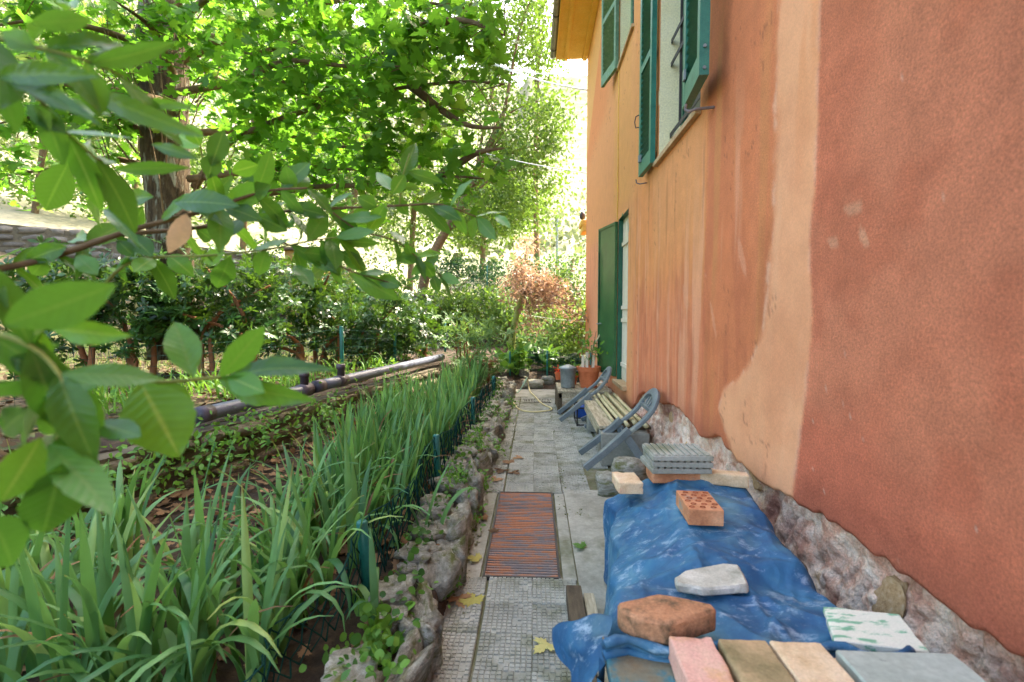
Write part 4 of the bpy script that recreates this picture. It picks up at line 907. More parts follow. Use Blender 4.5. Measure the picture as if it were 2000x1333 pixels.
def chair(label, J, ya, yb, sc_=1.0):
    """moulded plastic chair tipped forward: backrest to the wall, rear legs in the air"""
    t = thing('plastic_chair', label, 'chair', (J[0], (ya + yb) / 2, 0), 'tipped plastic chairs')
    def q(dx, dz, y): return Vector((J[0] + dx * sc_, y, J[1] + dz * sc_))
    u = Vector((.665, 0, .745)); nrm = Vector((-.745, 0, .665))          # along the back, and outwards
    W = yb - ya
    def strip(pts, ws, th, name):
        """flat moulded bar through points; ws = width along Y"""
        b = B()
        v, f = [], []
        for i, p in enumerate(pts):
            d = (pts[min(i + 1, len(pts) - 1)] - pts[max(i - 1, 0)]).normalized(); a = Vector((0, 1, 0)); a = (a - d * a.dot(d))
            a = a.normalized() if a.length > .05 else Vector((-1, 0, 0)); c = d.cross(a).normalized()
            w = ws[i] / 2
            v += [p - a * w - c * th / 2, p + a * w - c * th / 2, p + a * w + c * th / 2, p - a * w + c * th / 2]
        n = len(pts)
        for i in range(n - 1):
            for k in range(4): f.append([i * 4 + k, i * 4 + (k + 1) % 4, (i + 1) * 4 + (k + 1) % 4, (i + 1) * 4 + k])
        f += [[3, 2, 1, 0], [(n - 1) * 4 + k for k in range(4)]]
        b.add(v, f); return b.obj(name, M_plastic, t, smooth=False, bevel=.004)
    # back frame: one hoop
    hoop, r = [], W / 2
    ym = (ya + yb) / 2
    for k in range(23):
        s = k / 22
        if s < .3: y, h = ya, s / .3 * .27
        elif s > .7: y, h = yb, (1 - s) / .3 * .27
        else:
            a = (s - .3) / .4 * math.pi; y = ym - r * math.cos(a); h = .27 + .12 * math.sin(a)
        bow = .03 * math.sin(min(h / .39, 1) * math.pi) - .05 * max(h - .25, 0)
        hoop.append(q(u.x * h, u.z * h, y) - nrm * bow)
    b = B(); v, f = [], []
    for i, p in enumerate(hoop):
        d = (hoop[min(i + 1, 22)] - hoop[max(i - 1, 0)]).normalized(); c = nrm; a = d.cross(c).normalized()
        w = .062; th = .026
        v += [p - a * w / 2 - c * th / 2, p + a * w / 2 - c * th / 2, p + a * w / 2 + c * th / 2, p - a * w / 2 + c * th / 2]
    for i in range(22):
        for k in range(4): f.append([i * 4 + k, i * 4 + (k + 1) % 4, (i + 1) * 4 + (k + 1) % 4, (i + 1) * 4 + k])
    f += [[3, 2, 1, 0], [88 + k for k in range(4)]]
    b.add(v, f).obj('back_frame', M_plastic, t, smooth=True, bevel=.004)
    for k in range(4):
        y = ya + W * (k + 1.5) / 6
        hh = .27 + .11 * math.sqrt(max(0, 1 - ((y - ym) / r) ** 2))
        strip([q(u.x * h, u.z * h, y) - nrm * (.03 * math.sin(h / .39 * math.pi) + .004) for h in (.275, .32, hh)], [.026, .028, .03], .012, 'back_slat')
    strip([q(u.x * .265, u.z * .265, y_) - nrm * .034 for y_ in (ya + .015, ya + W * .3, ya + W * .7, yb - .015)], [.04] * 4, .03, 'back_rail')
    # rear legs
    for y, s in ((ya, -1), (yb, 1)):
        strip([q(.03, .04, y), q(-.03, -.02, y), q(-.16, -.135, y + s * .012), q(-.30, -.25, y + s * .025)], [.07, .074, .062, .044], .046, 'leg')
    # seat panel with a lip, and front legs folding back underneath
    v, f = [], []
    for i in range(6):
        s = i / 5
        for j in range(7):
            y = ya + W * (j / 6); sag = -.018 * math.sin(j / 6 * math.pi) * math.sin(min(1, s + .2) * math.pi * .8)
            p = q(.02 + .135 * s, -.02 - .205 * s, y) - Vector((.84, 0, .54)) * (-sag) + Vector((.02, 0, -.012)) * (s ** 4) * 1.5
            v.append(p)
    f = [[i * 7 + j, i * 7 + j + 1, (i + 1) * 7 + j + 1, (i + 1) * 7 + j] for i in range(5) for j in range(6)]
    m = mesh('seat', v, f, M_plastic, True); bm = bmesh.new(); bm.from_mesh(m); bmesh.ops.solidify(bm, geom=bm.faces[:], thickness=.008); bm.to_mesh(m); bm.free()
    obj('seat', m, t)
    for y, s in ((ya, -1), (yb, 1)):
        strip([q(.0, .0, y), q(.06, -.09, y), q(.15, -.225, y)], [.05, .05, .05], .06, 'seat_side')
        strip([q(.165, -.21, y), q(.10, -.262, y), q(.03, -.298, y + s * .006), q(-.03, -.325, y + s * .012)], [.06, .056, .05, .044], .044, 'leg')
    return t
chair('grey plastic chair tipped against the wall in front of the bench end', (0.675, 0.335), 3.63, 3.99, 1.0)
chair('grey plastic chair tipped forward beside the low table, further from the tarpaulin', (0.575, 0.335), 5.30, 5.66, 1.0)

# hose on the path
hp = [(974, 759, .17), (990, 764, .12), (996, 772, .012), (1003, 787, .012), (1010, 797, .012), (1022, 803, .012), (1040, 805, .012), (1060, 804, .012), (1075, 801.5, .012), (1077, 798, .012), (1066, 793, .012), (1055, 786, .012), (1046, 776, .016), (1036, 766, .016), (1033, 757, .03), (1031, 747, .12), (1029, 738, .2), (1024, 736, .2)]
pts = [at_z(*q) for q in hp]
def spline(pts, n=6):
    out = []; P = [pts[0]] + list(pts) + [pts[-1]]
    for i in range(1, len(P) - 2):
        for k in range(n):
            t = k / n; a, b_, c_, d = P[i - 1], P[i], P[i + 1], P[i + 2]
            out.append(0.5 * ((2 * b_) + (c_ - a) * t + (2 * a - 5 * b_ + 4 * c_ - d) * t * t + (3 * b_ - a - 3 * c_ + d) * t ** 3))
    return out + [pts[-1]]
tag(B().tube(spline(pts), .011, 8).obj('garden_hose', M_hose, None, smooth=True), 'pale yellow hose looped over the far end of the path', 'hose')
hp2 = [at_z(*q) for q in ((1030, 738, .2), (1022, 752, .10), (1015, 763, .02), (1008, 768, .012), (1004, 762, .05))]
tag(B().tube(spline(hp2), .011, 8).obj('garden_hose', surf('green_hose', [(0.3, lin(112, 150, 128)), (0.7, lin(140, 172, 150))], 9, 3, .5, 0), None, smooth=True), 'short green hose end by the border stones', 'hose')

# ------------------------------------------------------------------ the tarpaulin pile and what lies on it
t = thing('work_trestle', 'low trestle under the tarpaulin with a worn blue painted board showing', 'trestle', (.55, 1.6, 0))
B().box(.50, .86, 1.52, 2.16, 0.0, .44).obj('stacked_base', M_core, t, bevel=.02)
B().box(.26, .80, .80, 1.40, 0.0, .395).obj('stacked_base', M_core, t, bevel=.02)
B().box(.165, .86, .62, 1.16, .405, .44).obj('table_board', M_board, t, bevel=.004)
_r = random.Random(5)
CREASE = [(_r.uniform(.3, .85), _r.uniform(1.12, 2.15), _r.choice((.5, .9, 1.4, 2.3, 2.7)) + _r.gauss(0, .25), _r.uniform(.08, .3), _r.choice((.011, .008, -.008, .014)), _r.uniform(.010, .022)) for _ in range(34)]
def tarp():
    nu, nv = 150, 170; v = np.zeros((nv + 1, nu + 1, 3))
    for j in range(nv + 1):
        y = 1.09 + (2.21 - 1.09) * j / nv
        far = float(sstep(1.40, 1.47, y))                      # far half lies on a higher stack
        zt = .445 + .045 * far + .012 * math.sin(y * 3)
        xl = float(np.interp(y, [1.05, 1.25, 1.6, 2.1, 2.3], [.185, .20, .24, .31, .32])); xr = float(np.interp(y, [1.05, 1.3, 1.6, 2.1, 2.3], [.875, .84, .83, .93, .94]))
        soft = .05 + .17 * far
        prof = [(xr + .02, zt - .16), (xr + .005, zt - .05), (xr - .03, zt - .003), ((xl + xr) / 2 + .08, zt + .006), (xl + soft + .05, zt), (xl + soft * .6, zt - .012 - .05 * far), (xl + .01, zt - .05 - .07 * far), (xl + .004, zt - .20), (xl + .012, zt * .4), (xl + .008, .10), (xl - .004, .015)]
        P = np.array(prof); s = np.concatenate([[0], np.cumsum(np.linalg.norm(np.diff(P, axis=0), axis=1))]); s /= s[-1]
        u = np.linspace(0, 1, nu + 1)
        # smooth interpolation of the profile
        xx = np.interp(u, s, P[:, 0]); zz = np.interp(u, s, P[:, 1])
        k = np.array([1, 2, 3, 2, 1.]) / 9
        xs_ = np.convolve(np.pad(xx, 2, 'edge'), k, 'valid'); zs_ = np.convolve(np.pad(zz, 2, 'edge'), k, 'valid')
        side = sstep(.52, .72, u)
        top = 1 - side
        fold = (fbm(np.full_like(u, y * 7) + 1.5 * u, u * 3, 91, 4) - .5)
        ridg = np.abs(fbm(np.full_like(u, y * 2.6) + xs_ * 1.6, xs_ * 3.6 - y * 1.4, 93, 3) - .5)
        zs_ = zs_ + top * (.012 * (fbm(xs_ * 8, np.full_like(u, y * 8), 95, 4) - .5) * 2 + .016 * sstep(.12, 0, ridg) * sstep(1.10, 1.18, np.full_like(u, y)) + .002)
        xs_ = xs_ + side * (.05 * (fold + .25) + .012 * np.sin(y * 21 + 3 * u))
        for (cx, cy, ca, cl, ch, cw) in CREASE:
            dx, dy = xs_ - cx, y - cy; al = dx * math.cos(ca) + dy * math.sin(ca); ac = -dx * math.sin(ca) + dy * math.cos(ca) + .01 * np.sin(al * 19)
            zs_ = zs_ + top * ch * np.exp(-np.abs(ac) / cw) * sstep(cl, cl * .5, np.abs(al))
        zs_ = np.maximum(zs_, .006)
        yy = np.full_like(u, y) + .012 * np.sin(u * 19) * (1 if j in (0,) else .3) + .02 * (fbm(u * 6, np.full_like(u, y * 3), 97, 3) - .5)
        v[j, :, 0], v[j, :, 1], v[j, :, 2] = xs_, yy, zs_
    f = [[j * (nu + 1) + i, j * (nu + 1) + i + 1, (j + 1) * (nu + 1) + i + 1, (j + 1) * (nu + 1) + i] for j in range(nv) for i in range(nu)]
    return mesh('tarpaulin', v.reshape(-1, 3), f, M_tarp, True)
tp = thing('tarpaulin', 'scuffed blue tarpaulin draped over the low pile by the wall', 'tarpaulin', (.55, 1.6, .4))
obj('sheet', tarp(), tp)
# rolled hem along the near edge, and the loose corner
hem = B()
for dz, dy, r in ((.0, 0, .013), (.014, -.010, .011), (-.016, -.006, .012)):
    hem.tube([(.16 + .68 * k / 24, 1.095 + dy + .012 * math.sin(k * .8), .456 + dz + .006 * math.sin(k * 1.1)) for k in range(25)], [r * (1 + .25 * math.sin(k * 2.1)) for k in range(25)], 7)
hem.obj('hem', M_tarp, tp, smooth=True)
v = []; n = 14
for i in range(n + 1):
    for j in range(n + 1):
        s, q = i / n, j / n
        top = Vector((.19, 1.24, .44)).lerp(Vector((.185, 1.08, .45)), s); bot = Vector((.05, 1.34, .325)).lerp(Vector((.11, 1.12, .27)), s)
        p = top.lerp(bot, q) + Vector((-.012 * math.sin(q * math.pi) + .010 * math.sin(s * 9 + q * 3), .01 * math.sin(q * 9), .014 * math.sin(q * math.pi) + .010 * math.sin(s * 11 + q)))
        v.append(p)
obj('loose_corner', mesh('loose_corner', v, [[i * (n + 1) + j, i * (n + 1) + j + 1, (i + 1) * (n + 1) + j + 1, (i + 1) * (n + 1) + j] for i in range(n) for j in range(n)], M_tarp, True), tp)
v = []
for i in range(n + 1):
    for j in range(n + 1):
        s, q = i / n, j / n
        p = Vector((.17, 1.10, .43)).lerp(Vector((.17, .80, .42)), s); p.z -= q * .40; p.x += -.02 - .03 * math.sin(s * 9 + q) * q + .012 * math.sin(s * 23); p.z += .012 * math.sin(s * 12) * q - (0 if q < .05 else .10 * s * (1 - q)); v.append(p)
obj('side_drop', mesh('side_drop', v, [[i * (n + 1) + j, i * (n + 1) + j + 1, (i + 1) * (n + 1) + j + 1, (i + 1) * (n + 1) + j] for i in range(n) for j in range(n)], M_tarp, True), tp)

def rot(c, a): return Matrix.Translation(c) @ Matrix.Rotation(a, 4, 'Z')
tag(B().box(-.052, .052, -.075, .075, 0, .052).rough('brick', M_brickpale, .0045, seed=0, matrix=rot((.40, 2.10, .472), .06)), 'small cream brick on the far left corner of the tarpaulin', 'brick', 'bricks on the tarpaulin')
tag(B().box(-.105, .105, -.06, .06, 0, .052).rough('brick', M_brickred, .003, seed=0, matrix=rot((.615, 2.17, .492), .02)), 'reddish brick under the stack of cement tiles', 'brick', 'bricks on the tarpaulin')
b = B().box(-.128, .128, -.10, .10, 0, .020)
for k in range(9): b.box(-.122 + k * .0275, -.104 + k * .0275, -.094, .094, .0201, .0265)
rib = b.mesh('cement_tile', M_tile, bevel=.0015, seg=1)
for k, (dx, a, lb) in enumerate(((0.004, .05, 'lowest cement tile of the small stack at the tarpaulin end'), (.012, -.02, 'middle cement tile of the small stack at the tarpaulin end'), (.010, .015, 'topmost ribbed cement tile of the stack at the tarpaulin end'))):
    tag(obj('cement_tile', rib, None, rot((.622 + dx, 2.18, .546 + k * .028), a)), lb, 'tile', 'stacked cement tiles')
tag(B().box(-.115, .115, -.03, .03, 0, .055).rough('brick', M_brickpale, .0045, seed=0, matrix=rot((.80, 2.12, .493), -.30)), 'long pale brick lying beside the cement tiles by the wall', 'brick', 'bricks on the tarpaulin')
# perforated brick: a solid block, its holes drawn as rings darkened for their shade
def holed():
    bm = bmesh.new(); L, W, H = .185, .117, .056
    b = B().box(-W / 2, W / 2, 0, L, 0, H); m = b.mesh('brick', M_brickred, bevel=.004); return m
pbm = tag(obj('perforated_brick', holed(), None, rot((.585, 1.655, .505), -.05)), 'orange brick with rows of holes lying on the tarpaulin', 'brick', 'bricks on the tarpaulin')
M_holeshade = surf('brick_hole_shade', [(0.3, lin(132, 66, 42)), (0.7, lin(160, 88, 58))], 20, 3, 1, .2, 50)  # darker than the brick, for the shade inside its holes
ringm = B().lathe([(.0105, .0005), (.0095, .0022), (.0075, .0006), (.004, -.004), (0, -.006)], (0, 0, 0), 10).mesh('hole', M_holeshade)
for i in range(6):
    for j in range(3):
        obj('hole', ringm, pbm, rot((.585, 1.655, .505), -.05) @ Matrix.Translation((-.036 + j * .036 + (.009 if i % 2 else -.009) * .7, .022 + i * .028, .0562)) @ Matrix.Diagonal((1, .72, 1, 1)))
def slabobj(name, poly, z0, z1, mat, label, cat, grp=None, bevel=.005):
    return tag(B().prism(poly, z0, z1).rough(name, mat, .003, 4, bevel), label, cat, grp)
P_ = [at_z(x, y, .485) for x, y in ((1322, 1141), (1319, 1128), (1336, 1114), (1412, 1100), (1442, 1103), (1461, 1143), (1436, 1146), (1376, 1150), (1345, 1144))][::-1]
slabobj('stone_slab', [(p.x, p.y) for p in P_][::-1], .462, .485, M_stoneslab, 'pale broken stone slab lying in the middle of the tarpaulin', 'stone slab')
P_ = [(.2, 1.165), (.312, 1.215), (.432, 1.17), (.436, 1.145), (.31, 1.085), (.24, 1.10), (.202, 1.135)]
slabobj('hexagonal_brick', P_[::-1], .466, .524, M_brickbrown, 'thick brown hexagonal brick with a dark top on the near tarpaulin', 'brick', 'bricks on the tarpaulin', .007)
for x0, x1, y1, mt, lb, a in ((.300, .398, 1.075, M_brickpink, 'pink brick with a small hole at the near end of the pile', 0), (.406, .514, 1.070, M_brickmoss, 'greenish stained brick second in the near row', 0.0), (.518, .632, 1.068, M_brickpale, 'cream brick third in the near row', 0.0)):
    tag(B().box(x0, x1, y1 - .25, y1, .442, .505).rough('brick', mt, .0045, seed=int(x0 * 100)), lb, 'brick', 'bricks on the tarpaulin')
tag(B().box(.640, .885, .80, 1.060, .442, .478).rough('brick', M_brickpale, .0045, seed=0), 'pale brick under the grey glazed tile', 'brick', 'bricks on the tarpaulin')
tag(B().box(.646, .890, .80, 1.044, .479, .505).rough('glazed_tile', M_greytile, .0012, seed=0), 'grey green glazed tile at the near right end of the pile', 'tile')
P_ = [(.736, 1.246), (.906, 1.216), (.872, 1.078), (.684, 1.107)]
slabobj('mottled_tile', P_[::-1], .462, .482, M_terrazzo, 'white tile mottled with green beside the bare masonry', 'tile', None, .003)
# stones and timber at the foot of the pile
for k, (px, py, z, s, lb) in enumerate(((1195, 945, .40, (.13, .12, .10), 'grey flat stone under the cream brick at the pile corner'), (1232, 922, .42, (.16, .14, .13), 'brown rough stone behind the cream brick'), )):
    p = at_z(px, py, z)
    tag(obj('rubble_stone', rockmesh(140 + k, 3, .25, M_rock, box=.5), None, Matrix.Translation((p.x, p.y + .05, z - .02)) @ Matrix.Diagonal((*[q * 1.2 for q in s], 1))), lb, 'stone')
B_ = thing('stone_pier', 'short stone pier under the far end of the tarpaulin', 'stone pier', (.4, 2.3, 0)); B().box(.46, .92, 2.24, 2.42, 0, .40).obj('pier', M_conc, B_, bevel=.02)
tag(B().box(.135, .20, 1.18, 2.04, 0.0, .07).obj('timber_board', M_dwood, None, bevel=.006), 'weathered timber lying along the foot of the pile', 'timber')
tag(B().box(.205, .25, 1.05, 2.00, 0.0, .06).obj('timber_board', M_wood, None, bevel=.006), 'second taller timber at the foot of the pile, behind the first', 'timber')

# ------------------------------------------------------------------ grey drain pipe lying on the garden wall
def pipe(label, a, b_, r, tees, mat):
    t = thing('drain_pipe', label, 'pipe', (a + b_) / 2, 'pipe lengths on the garden wall')
    B().tube([a.lerp(b_, k / 10) for k in range(11)], r, 18).obj('barrel', mat, t, smooth=True)
    d = (b_ - a).normalized()
    for s in tees:
        c = a + d * s
        B().tube([c - d * .07, c + d * .07], r * 1.14, 18).obj('socket', M_pvcd, t, smooth=True)
        B().tube([c + Vector((0, 0, r * .5)), c + Vector((.0, 0, r * 2.3)), c + Vector((0, 0, r * 2.31)), c + Vector((0, 0, r * 3.2))], [r * .7, r * .7, r * .85, r * .85], 16).obj('branch', M_pvcd, t, smooth=True)
    B().tube([a, a + d * .10], r * 1.12, 18).obj('collar', M_pvcd, t, smooth=True)
    return t
pA = Vector((xwall(3.2) + .02, 3.15, .55)); pB = Vector((xwall(4.35) + .03, 4.30, .56)); pC = Vector((xwall(4.45) + .05, 4.28, .575)); pD = Vector((xwall(7.6) + .0, 7.55, .58))
pipe('near length of grey drain pipe ending in a brown fitting on the garden wall', pA, pB, .052, [1.10], M_pvc)
pipe('long far length of grey drain pipe with one brown branch on the garden wall', pC + Vector((0, .05, 0)), pD, .052, [.42], M_pvc)

# ------------------------------------------------------------------ fences
def fence(label, posts, heights, z0s, cell, diamond, r, sag=0.03, postr=.022, ptilt=None, zmin=0.02):
    t = thing('wire_fence', label, 'fence', (posts[0][0], posts[0][1], z0s[0]))
    for i, (p, h, z0) in enumerate(zip(posts, heights, z0s)):
        tl = ptilt[i] if ptilt else (0, 0)
        if h > 0: B().tube([(p[0], p[1], z0 - .1), (p[0] + tl[0], p[1] + tl[1], z0 + h), (p[0] + tl[0], p[1] + tl[1], z0 + h + .004)], [postr, postr, postr * .8], 10).obj('post', M_post, t, smooth=True)
    b = B()
    for i in range(len(posts) - 1):
        a, c = Vector((*posts[i], z0s[i] + zmin)), Vector((*posts[i + 1], z0s[i + 1] + zmin)); L = (c - a).length
        ha, hc = abs(heights[i]) * .93, abs(heights[i + 1]) * .93
        d = (c - a) / L; nn = Vector((-d.y, d.x, 0))
        def pt(s, q):
            base = a.lerp(c, s); h = ha * (1 - s) + hc * s
            h = h * (1 - sag * 4 * s * (1 - s)) 
            return base + Vector((0, 0, q * h)) + nn * (.03 * math.sin(s * 7 + i) * q + .010 * math.sin(s * 40 + q * 5))
        nx = max(2, int(L / cell)); hm = max(ha, hc); nz = max(2, int(hm / cell))
        if diamond:
            for k in range(nx + 1):
                pts = []
                for j in range(nz + 1):
                    s = (k + (0.5 if j % 2 else 0)) / nx
                    pts.append(pt(min(s, 1), j / nz))
                b.tube(pts, r, 4, cap=False)
                pts = []
                for j in range(nz + 1):
                    s = (k + (0.5 if j % 2 else 1)) / nx
                    pts.append(pt(min(s, 1), j / nz))
                b.tube(pts, r, 4, cap=False)
            b.tube([pt(k / 12, 1) for k in range(13)], r * 1.2, 4, cap=False)
        else:
            for k in range(nx + 1): b.tube([pt(k / nx, j / 4) for j in range(5)], r, 4, cap=False)
            for j in range(nz + 1): b.tube([pt(k / 8, j / nz) for k in range(9)], r, 4, cap=False)
    b.obj('wire_mesh', M_wire, t)
    return t
fence('low sagging green chain link fence along the iris bed', [(-.80, 1.02), (-.74, 1.30), (-.635, 1.80), (-.62, 3.05), (-.58, 4.5), (-.53, 6.2)], [-.14, -.17, .31, .33, .32, .30], [.13, .13, .13, .13, .14, .15], .052, True, .0028, .12, .021, [(0, 0), (0, 0), (-.02, -.02), (-.01, 0), (0, 0), (0, 0)])
fence('green wire fence with square mesh along the hedge', [(-4.6, 2.2), (-3.72, 3.75), (-2.43, 6.0), (-2.16, 7.4), (-2.02, 8.7), (-1.9, 10.2)], [.55, -.52, .62, .62, .62, .62], [.46, .46, .47, .48, .5, .5], .115, False, .0016, .1, .024)
fence('small green wire fence at the end of the path', [(-.45, 8.75), (.22, 8.7), (.98, 8.6)], [.5, .52, .5], [.08, .08, .08], .075, False, .0022, .05, .016)
fence('distant wire fence on top of the far retaining wall', [(-3.1, 14.75), (-1.4, 14.25), (0.3, 13.6), (2.4, 13.0)], [.85, .85, .85, .85], [2.1, 1.85, 1.75, 1.6], .11, False, .004, .05, .018)

# ------------------------------------------------------------------ irises
iris_t = []
for k in range(7):
    v, f, rb = [], [], []; seg = 9; bend = [0.05, .15, .35, .7, 1.2, 1.8, 2.5][k]
    y = z = 0.0; ang = math.pi / 2 - .05
    for i in range(seg + 1):
        t_ = i / seg; w = .028 * (1 - .1 * t_) * (1 - max(0, (t_ - .55) / .45) ** 1.6) + .0006
        for c in range(3): u = c - 1; v.append((u * w, y, z + 0)); v[-1] = (u * w, y + .006 * abs(u) * math.sin(ang), z - .006 * abs(u) * math.cos(ang)); rb.append(1 - abs(u))
        ang -= bend * (1 / seg) * (0.35 + 1.9 * t_ ** 1.5) * 1.2
        y += math.cos(ang) / seg; z += math.sin(ang) / seg
    f = [[i * 3 + c, i * 3 + c + 1, i * 3 + c + 4, i * 3 + c + 3] for i in range(seg) for c in range(2)]
    iris_t.append((np.array(v), f, np.array(rb)))
iris_m = [leafmesh('leaf', q, L_iris) for q in iris_t]; iris_d = [leafmesh('withered_leaf', q, L_litter) for q in iris_t]
def iris(x, y, hgt, nl, lean, grp, label):
    z = float(gz(x, y)) - .01
    t = thing('iris_plant', label, 'iris', (x, y, z), grp)
    a0 = random.uniform(0, 6.28)
    for k in range(nl):
        a = a0 + random.choice((0, math.pi)) + random.gauss(0, .5)
        kind = random.choices(range(7), (2, 2, 3, 4, 4, 3, 2))[0] if lean > 3 else min(6, max(0, int(abs(random.gauss(0, lean)))))
        s = hgt * random.uniform(.7, 1.12)
        off = (k - nl / 2) * .018
        M = Matrix.Translation((x + off * math.cos(a0) + random.gauss(0, .008), y + off * math.sin(a0) + random.gauss(0, .008), z)) @ Matrix.Rotation(a - math.pi / 2, 4, 'Z') @ Matrix.Rotation(random.gauss(-.10, .10), 4, 'X') @ Matrix.Diagonal((random.uniform(.36, .58) if lean > 3 else random.uniform(.40, .64), s, s, 1))
        if random.random() < .07: obj('withered_leaf', iris_d[max(kind, 4)], t, M @ Matrix.Diagonal((.7, .8, .8, 1)))
        else: obj('leaf', iris_m[kind], t, M)
    return t
IG = 'irises in the bed beside the path'; IL = 'sword leaved green iris in the dense bed beside the path'
cnt = 0
for k in range(1400):
    y = 1.22 + 5.5 * random.random() ** 1.45
    xl, xr = xwall(y) + .42 + .25 * (random.random()), -.68 - .08 * random.random()
    if y > 2.3: xl = max(xl, -.60 - .62 * min(1, (y - 1.2) / 2.5) - .25)
    x = random.uniform(xl, xr)
    if 2.05 < y < 3.6 and x < -1.22 and random.random() < .85: continue
    
    pxx, pyy, dz = infront(np.array([[x, y, .5]]))
    if pxx[0] < -60: continue
    if cnt >= 250: break
    cnt += 1
    near = y < 2.5
    iris(x, y, random.uniform(.46, .66) if near else random.uniform(.42, .60), random.randint(4, 6), 3.8 if near else 1.7, IG, 'arching green iris at the bottom edge of the view below the laurel leaves' if y < 1.7 else 'arching green iris in the left half of the bed near the garden wall' if (near and x < -1.2) else 'arching green iris close behind the near green fence post' if near else 'upright sword leaved iris in the dense middle of the bed' if y < 4.2 else 'upright iris at the narrow far end of the bed')
iris(-.52, 2.35, .42, 6, 5.0, 'irises leaning over the border stones', 'iris with leaves flopping over the border stones towards the grate')
iris(-.56, 1.62, .36, 4, 5.0, 'irises leaning over the border stones', 'small iris bending over the near border stones below the green post')

# ------------------------------------------------------------------ litter and small plants
n = 1500
xy = np.stack([rng.uniform(-2.4, -.45, n), rng.uniform(1.1, 6.5, n)], 1); keep = xy[:, 0] > xwall(xy[:, 1]) + .1; xy = xy[keep]; n = len(xy)
P = np.column_stack([xy, gz(xy[:, 0], xy[:, 1]) + rng.uniform(.004, .03, n)])
lt = obj('leaf_litter', merged('leaf_litter', T_maple, frames(rv(n) * [1, 1, .25], rv(n, .35) + [0, 0, 1]), rng.uniform(.035, .085, n), P, L_litter)); tag(lt, 'brown fallen leaves on the soil of the iris bed', 'leaf litter', kind='stuff')
n = 2600
xy = np.stack([rng.uniform(-7, -2.0, n), rng.uniform(2.2, 9, n)], 1); xy = xy[xy[:, 0] < xwall(xy[:, 1]) - .15]; n = len(xy)
P = np.column_stack([xy, gz(xy[:, 0], xy[:, 1]) + rng.uniform(.015, .04, n)])
lt = obj('leaf_litter', merged('leaf_litter', T_maple, frames(rv(n) * [1, 1, .25], rv(n, .35) + [0, 0, 1]), rng.uniform(.05, .10, n), P, L_litter3)); tag(lt, 'fallen leaves under the hedge on the upper terrace', 'leaf litter', kind='stuff')
# gravel and crumbs along the left edge of the path
n = 1100; P = np.column_stack([-.345 + rng.normal(0, .028, n), rng.uniform(1.2, 7.2, n), rng.uniform(0, .006, n)])
T_peb = (np.array([(.5, 0, 0), (-.5, .1, 0), (0, .5, 0), (0, -.5, .05), (.05, 0, .45), (0, 0, -.4)]), [[0, 2, 4], [2, 1, 4], [1, 3, 4], [3, 0, 4]], np.zeros(6))
tag(obj('gravel', merged('gravel', T_peb, frames(rv(n) * [1, 1, .1], rv(n, .3) + [0, 0, 1]), rng.uniform(.006, .02, n), P, M_rock, False)), 'fine gravel and crumbs along the stone border', 'gravel', kind='stuff')
n = 5200; k_ = rng.integers(0, 5, n); ly = rng.uniform(1.4, 7.1, n)
lx = np.choose(k_, [-.212, .194, .394, .60, .30]) + rng.normal(0, 1, n) * np.choose(k_, [.012, .016, .022, .035, .05]); msk = (fbm(lx * 3, ly * 2.2, 99, 3) > .5) & ~((lx < .14) & (lx > -.26) & (ly > 2.19) & (ly < 3.33)) & ~((lx > .2) & (ly < 2.3))
P = np.column_stack([lx, ly, rng.uniform(-.004, .005, n)])[msk]; n = len(P)
tag(obj('moss', merged('moss', T_small, frames(rv(n) * [1, 1, .4], rv(n, .5) + [0, 0, 1]), rng.uniform(.006, .016, n), P, leafmat('moss_leaf', lin(74, 82, 40), lin(112, 116, 62), lin(120, 130, 50), .15, .9, .1))), 'moss growing in the joints of the path', 'moss', kind='stuff')
# leafy patches on the wall face and border
def patch(label, c, sp, n, size, tpl, mat, up=.5, single=0, cat='ground cover', stuff=True):
    t = thing('leafy_plant', label, cat, c)
    P = np.array(c) + rng.normal(0, 1, (n, 3)) * sp; P[:, 2] = np.maximum(P[:, 2], gz(P[:, 0], P[:, 1]) + .01)
    d = rv(n) + [0.3, -.3, up * .3]; foliage(t, tpl, d, rv(n, .5) + [.2, -.3, 1], rng.uniform(size * .6, size * 1.25, n), P, mat, single=single)
    return t
T_round = (np.array([(math.sin(a) * .5 * (1 - .12 * (k == 0)), .5 - .5 * math.cos(a) + (.10 if k == 0 else 0), .06 * math.cos(2 * a)) for k, a in enumerate(np.linspace(0, 2 * math.pi, 11)[:-1])] + [(0, .5, -.03)]), [[k, (k + 1) % 10, 10] for k in range(10)], np.array([0.] * 10 + [1.]))
patch('violet leaves growing at the foot of the near green post', (-.535, 1.62, .16), (.055, .12, .018), 80, .05, T_round, L_ground, single=45)
patch('bright clover leaves spreading over the near border stones', (-.50, 1.42, .17), (.06, .09, .03), 200, .026, T_round, L_ground, single=60)
for k, (x, y, z, s, n, lb) in enumerate(((-.37, 2.02, .07, .035, 22, 'small tuft of round leaves on the path edge by the grate corner'), (-.36, 2.75, .08, .05, 60, 'green weed at the path edge halfway along the long grate'), (-.37, 3.3, .08, .05, 60, 'green weed at the path edge by the far corner of the long grate'), (-.36, 4.1, .08, .06, 80, 'weed between the border stones opposite the near chair'), (-.37, 5.2, .1, .07, 90, 'weed between the border stones opposite the far chair'), (-.37, 6.2, .1, .08, 90, 'weed on the border stones near the small drain'), (-.48, 2.9, .24, .06, 80, 'moss and small leaves on top of the border above the grate'), (-.47, 3.8, .25, .07, 90, 'small leaves on top of the border beyond the second fence post'))):
    patch(lb, (x, y, z), (s * .8, s * 1.6, s * .6), n * 2, .03, T_small, L_ground, single=8, cat='weed')
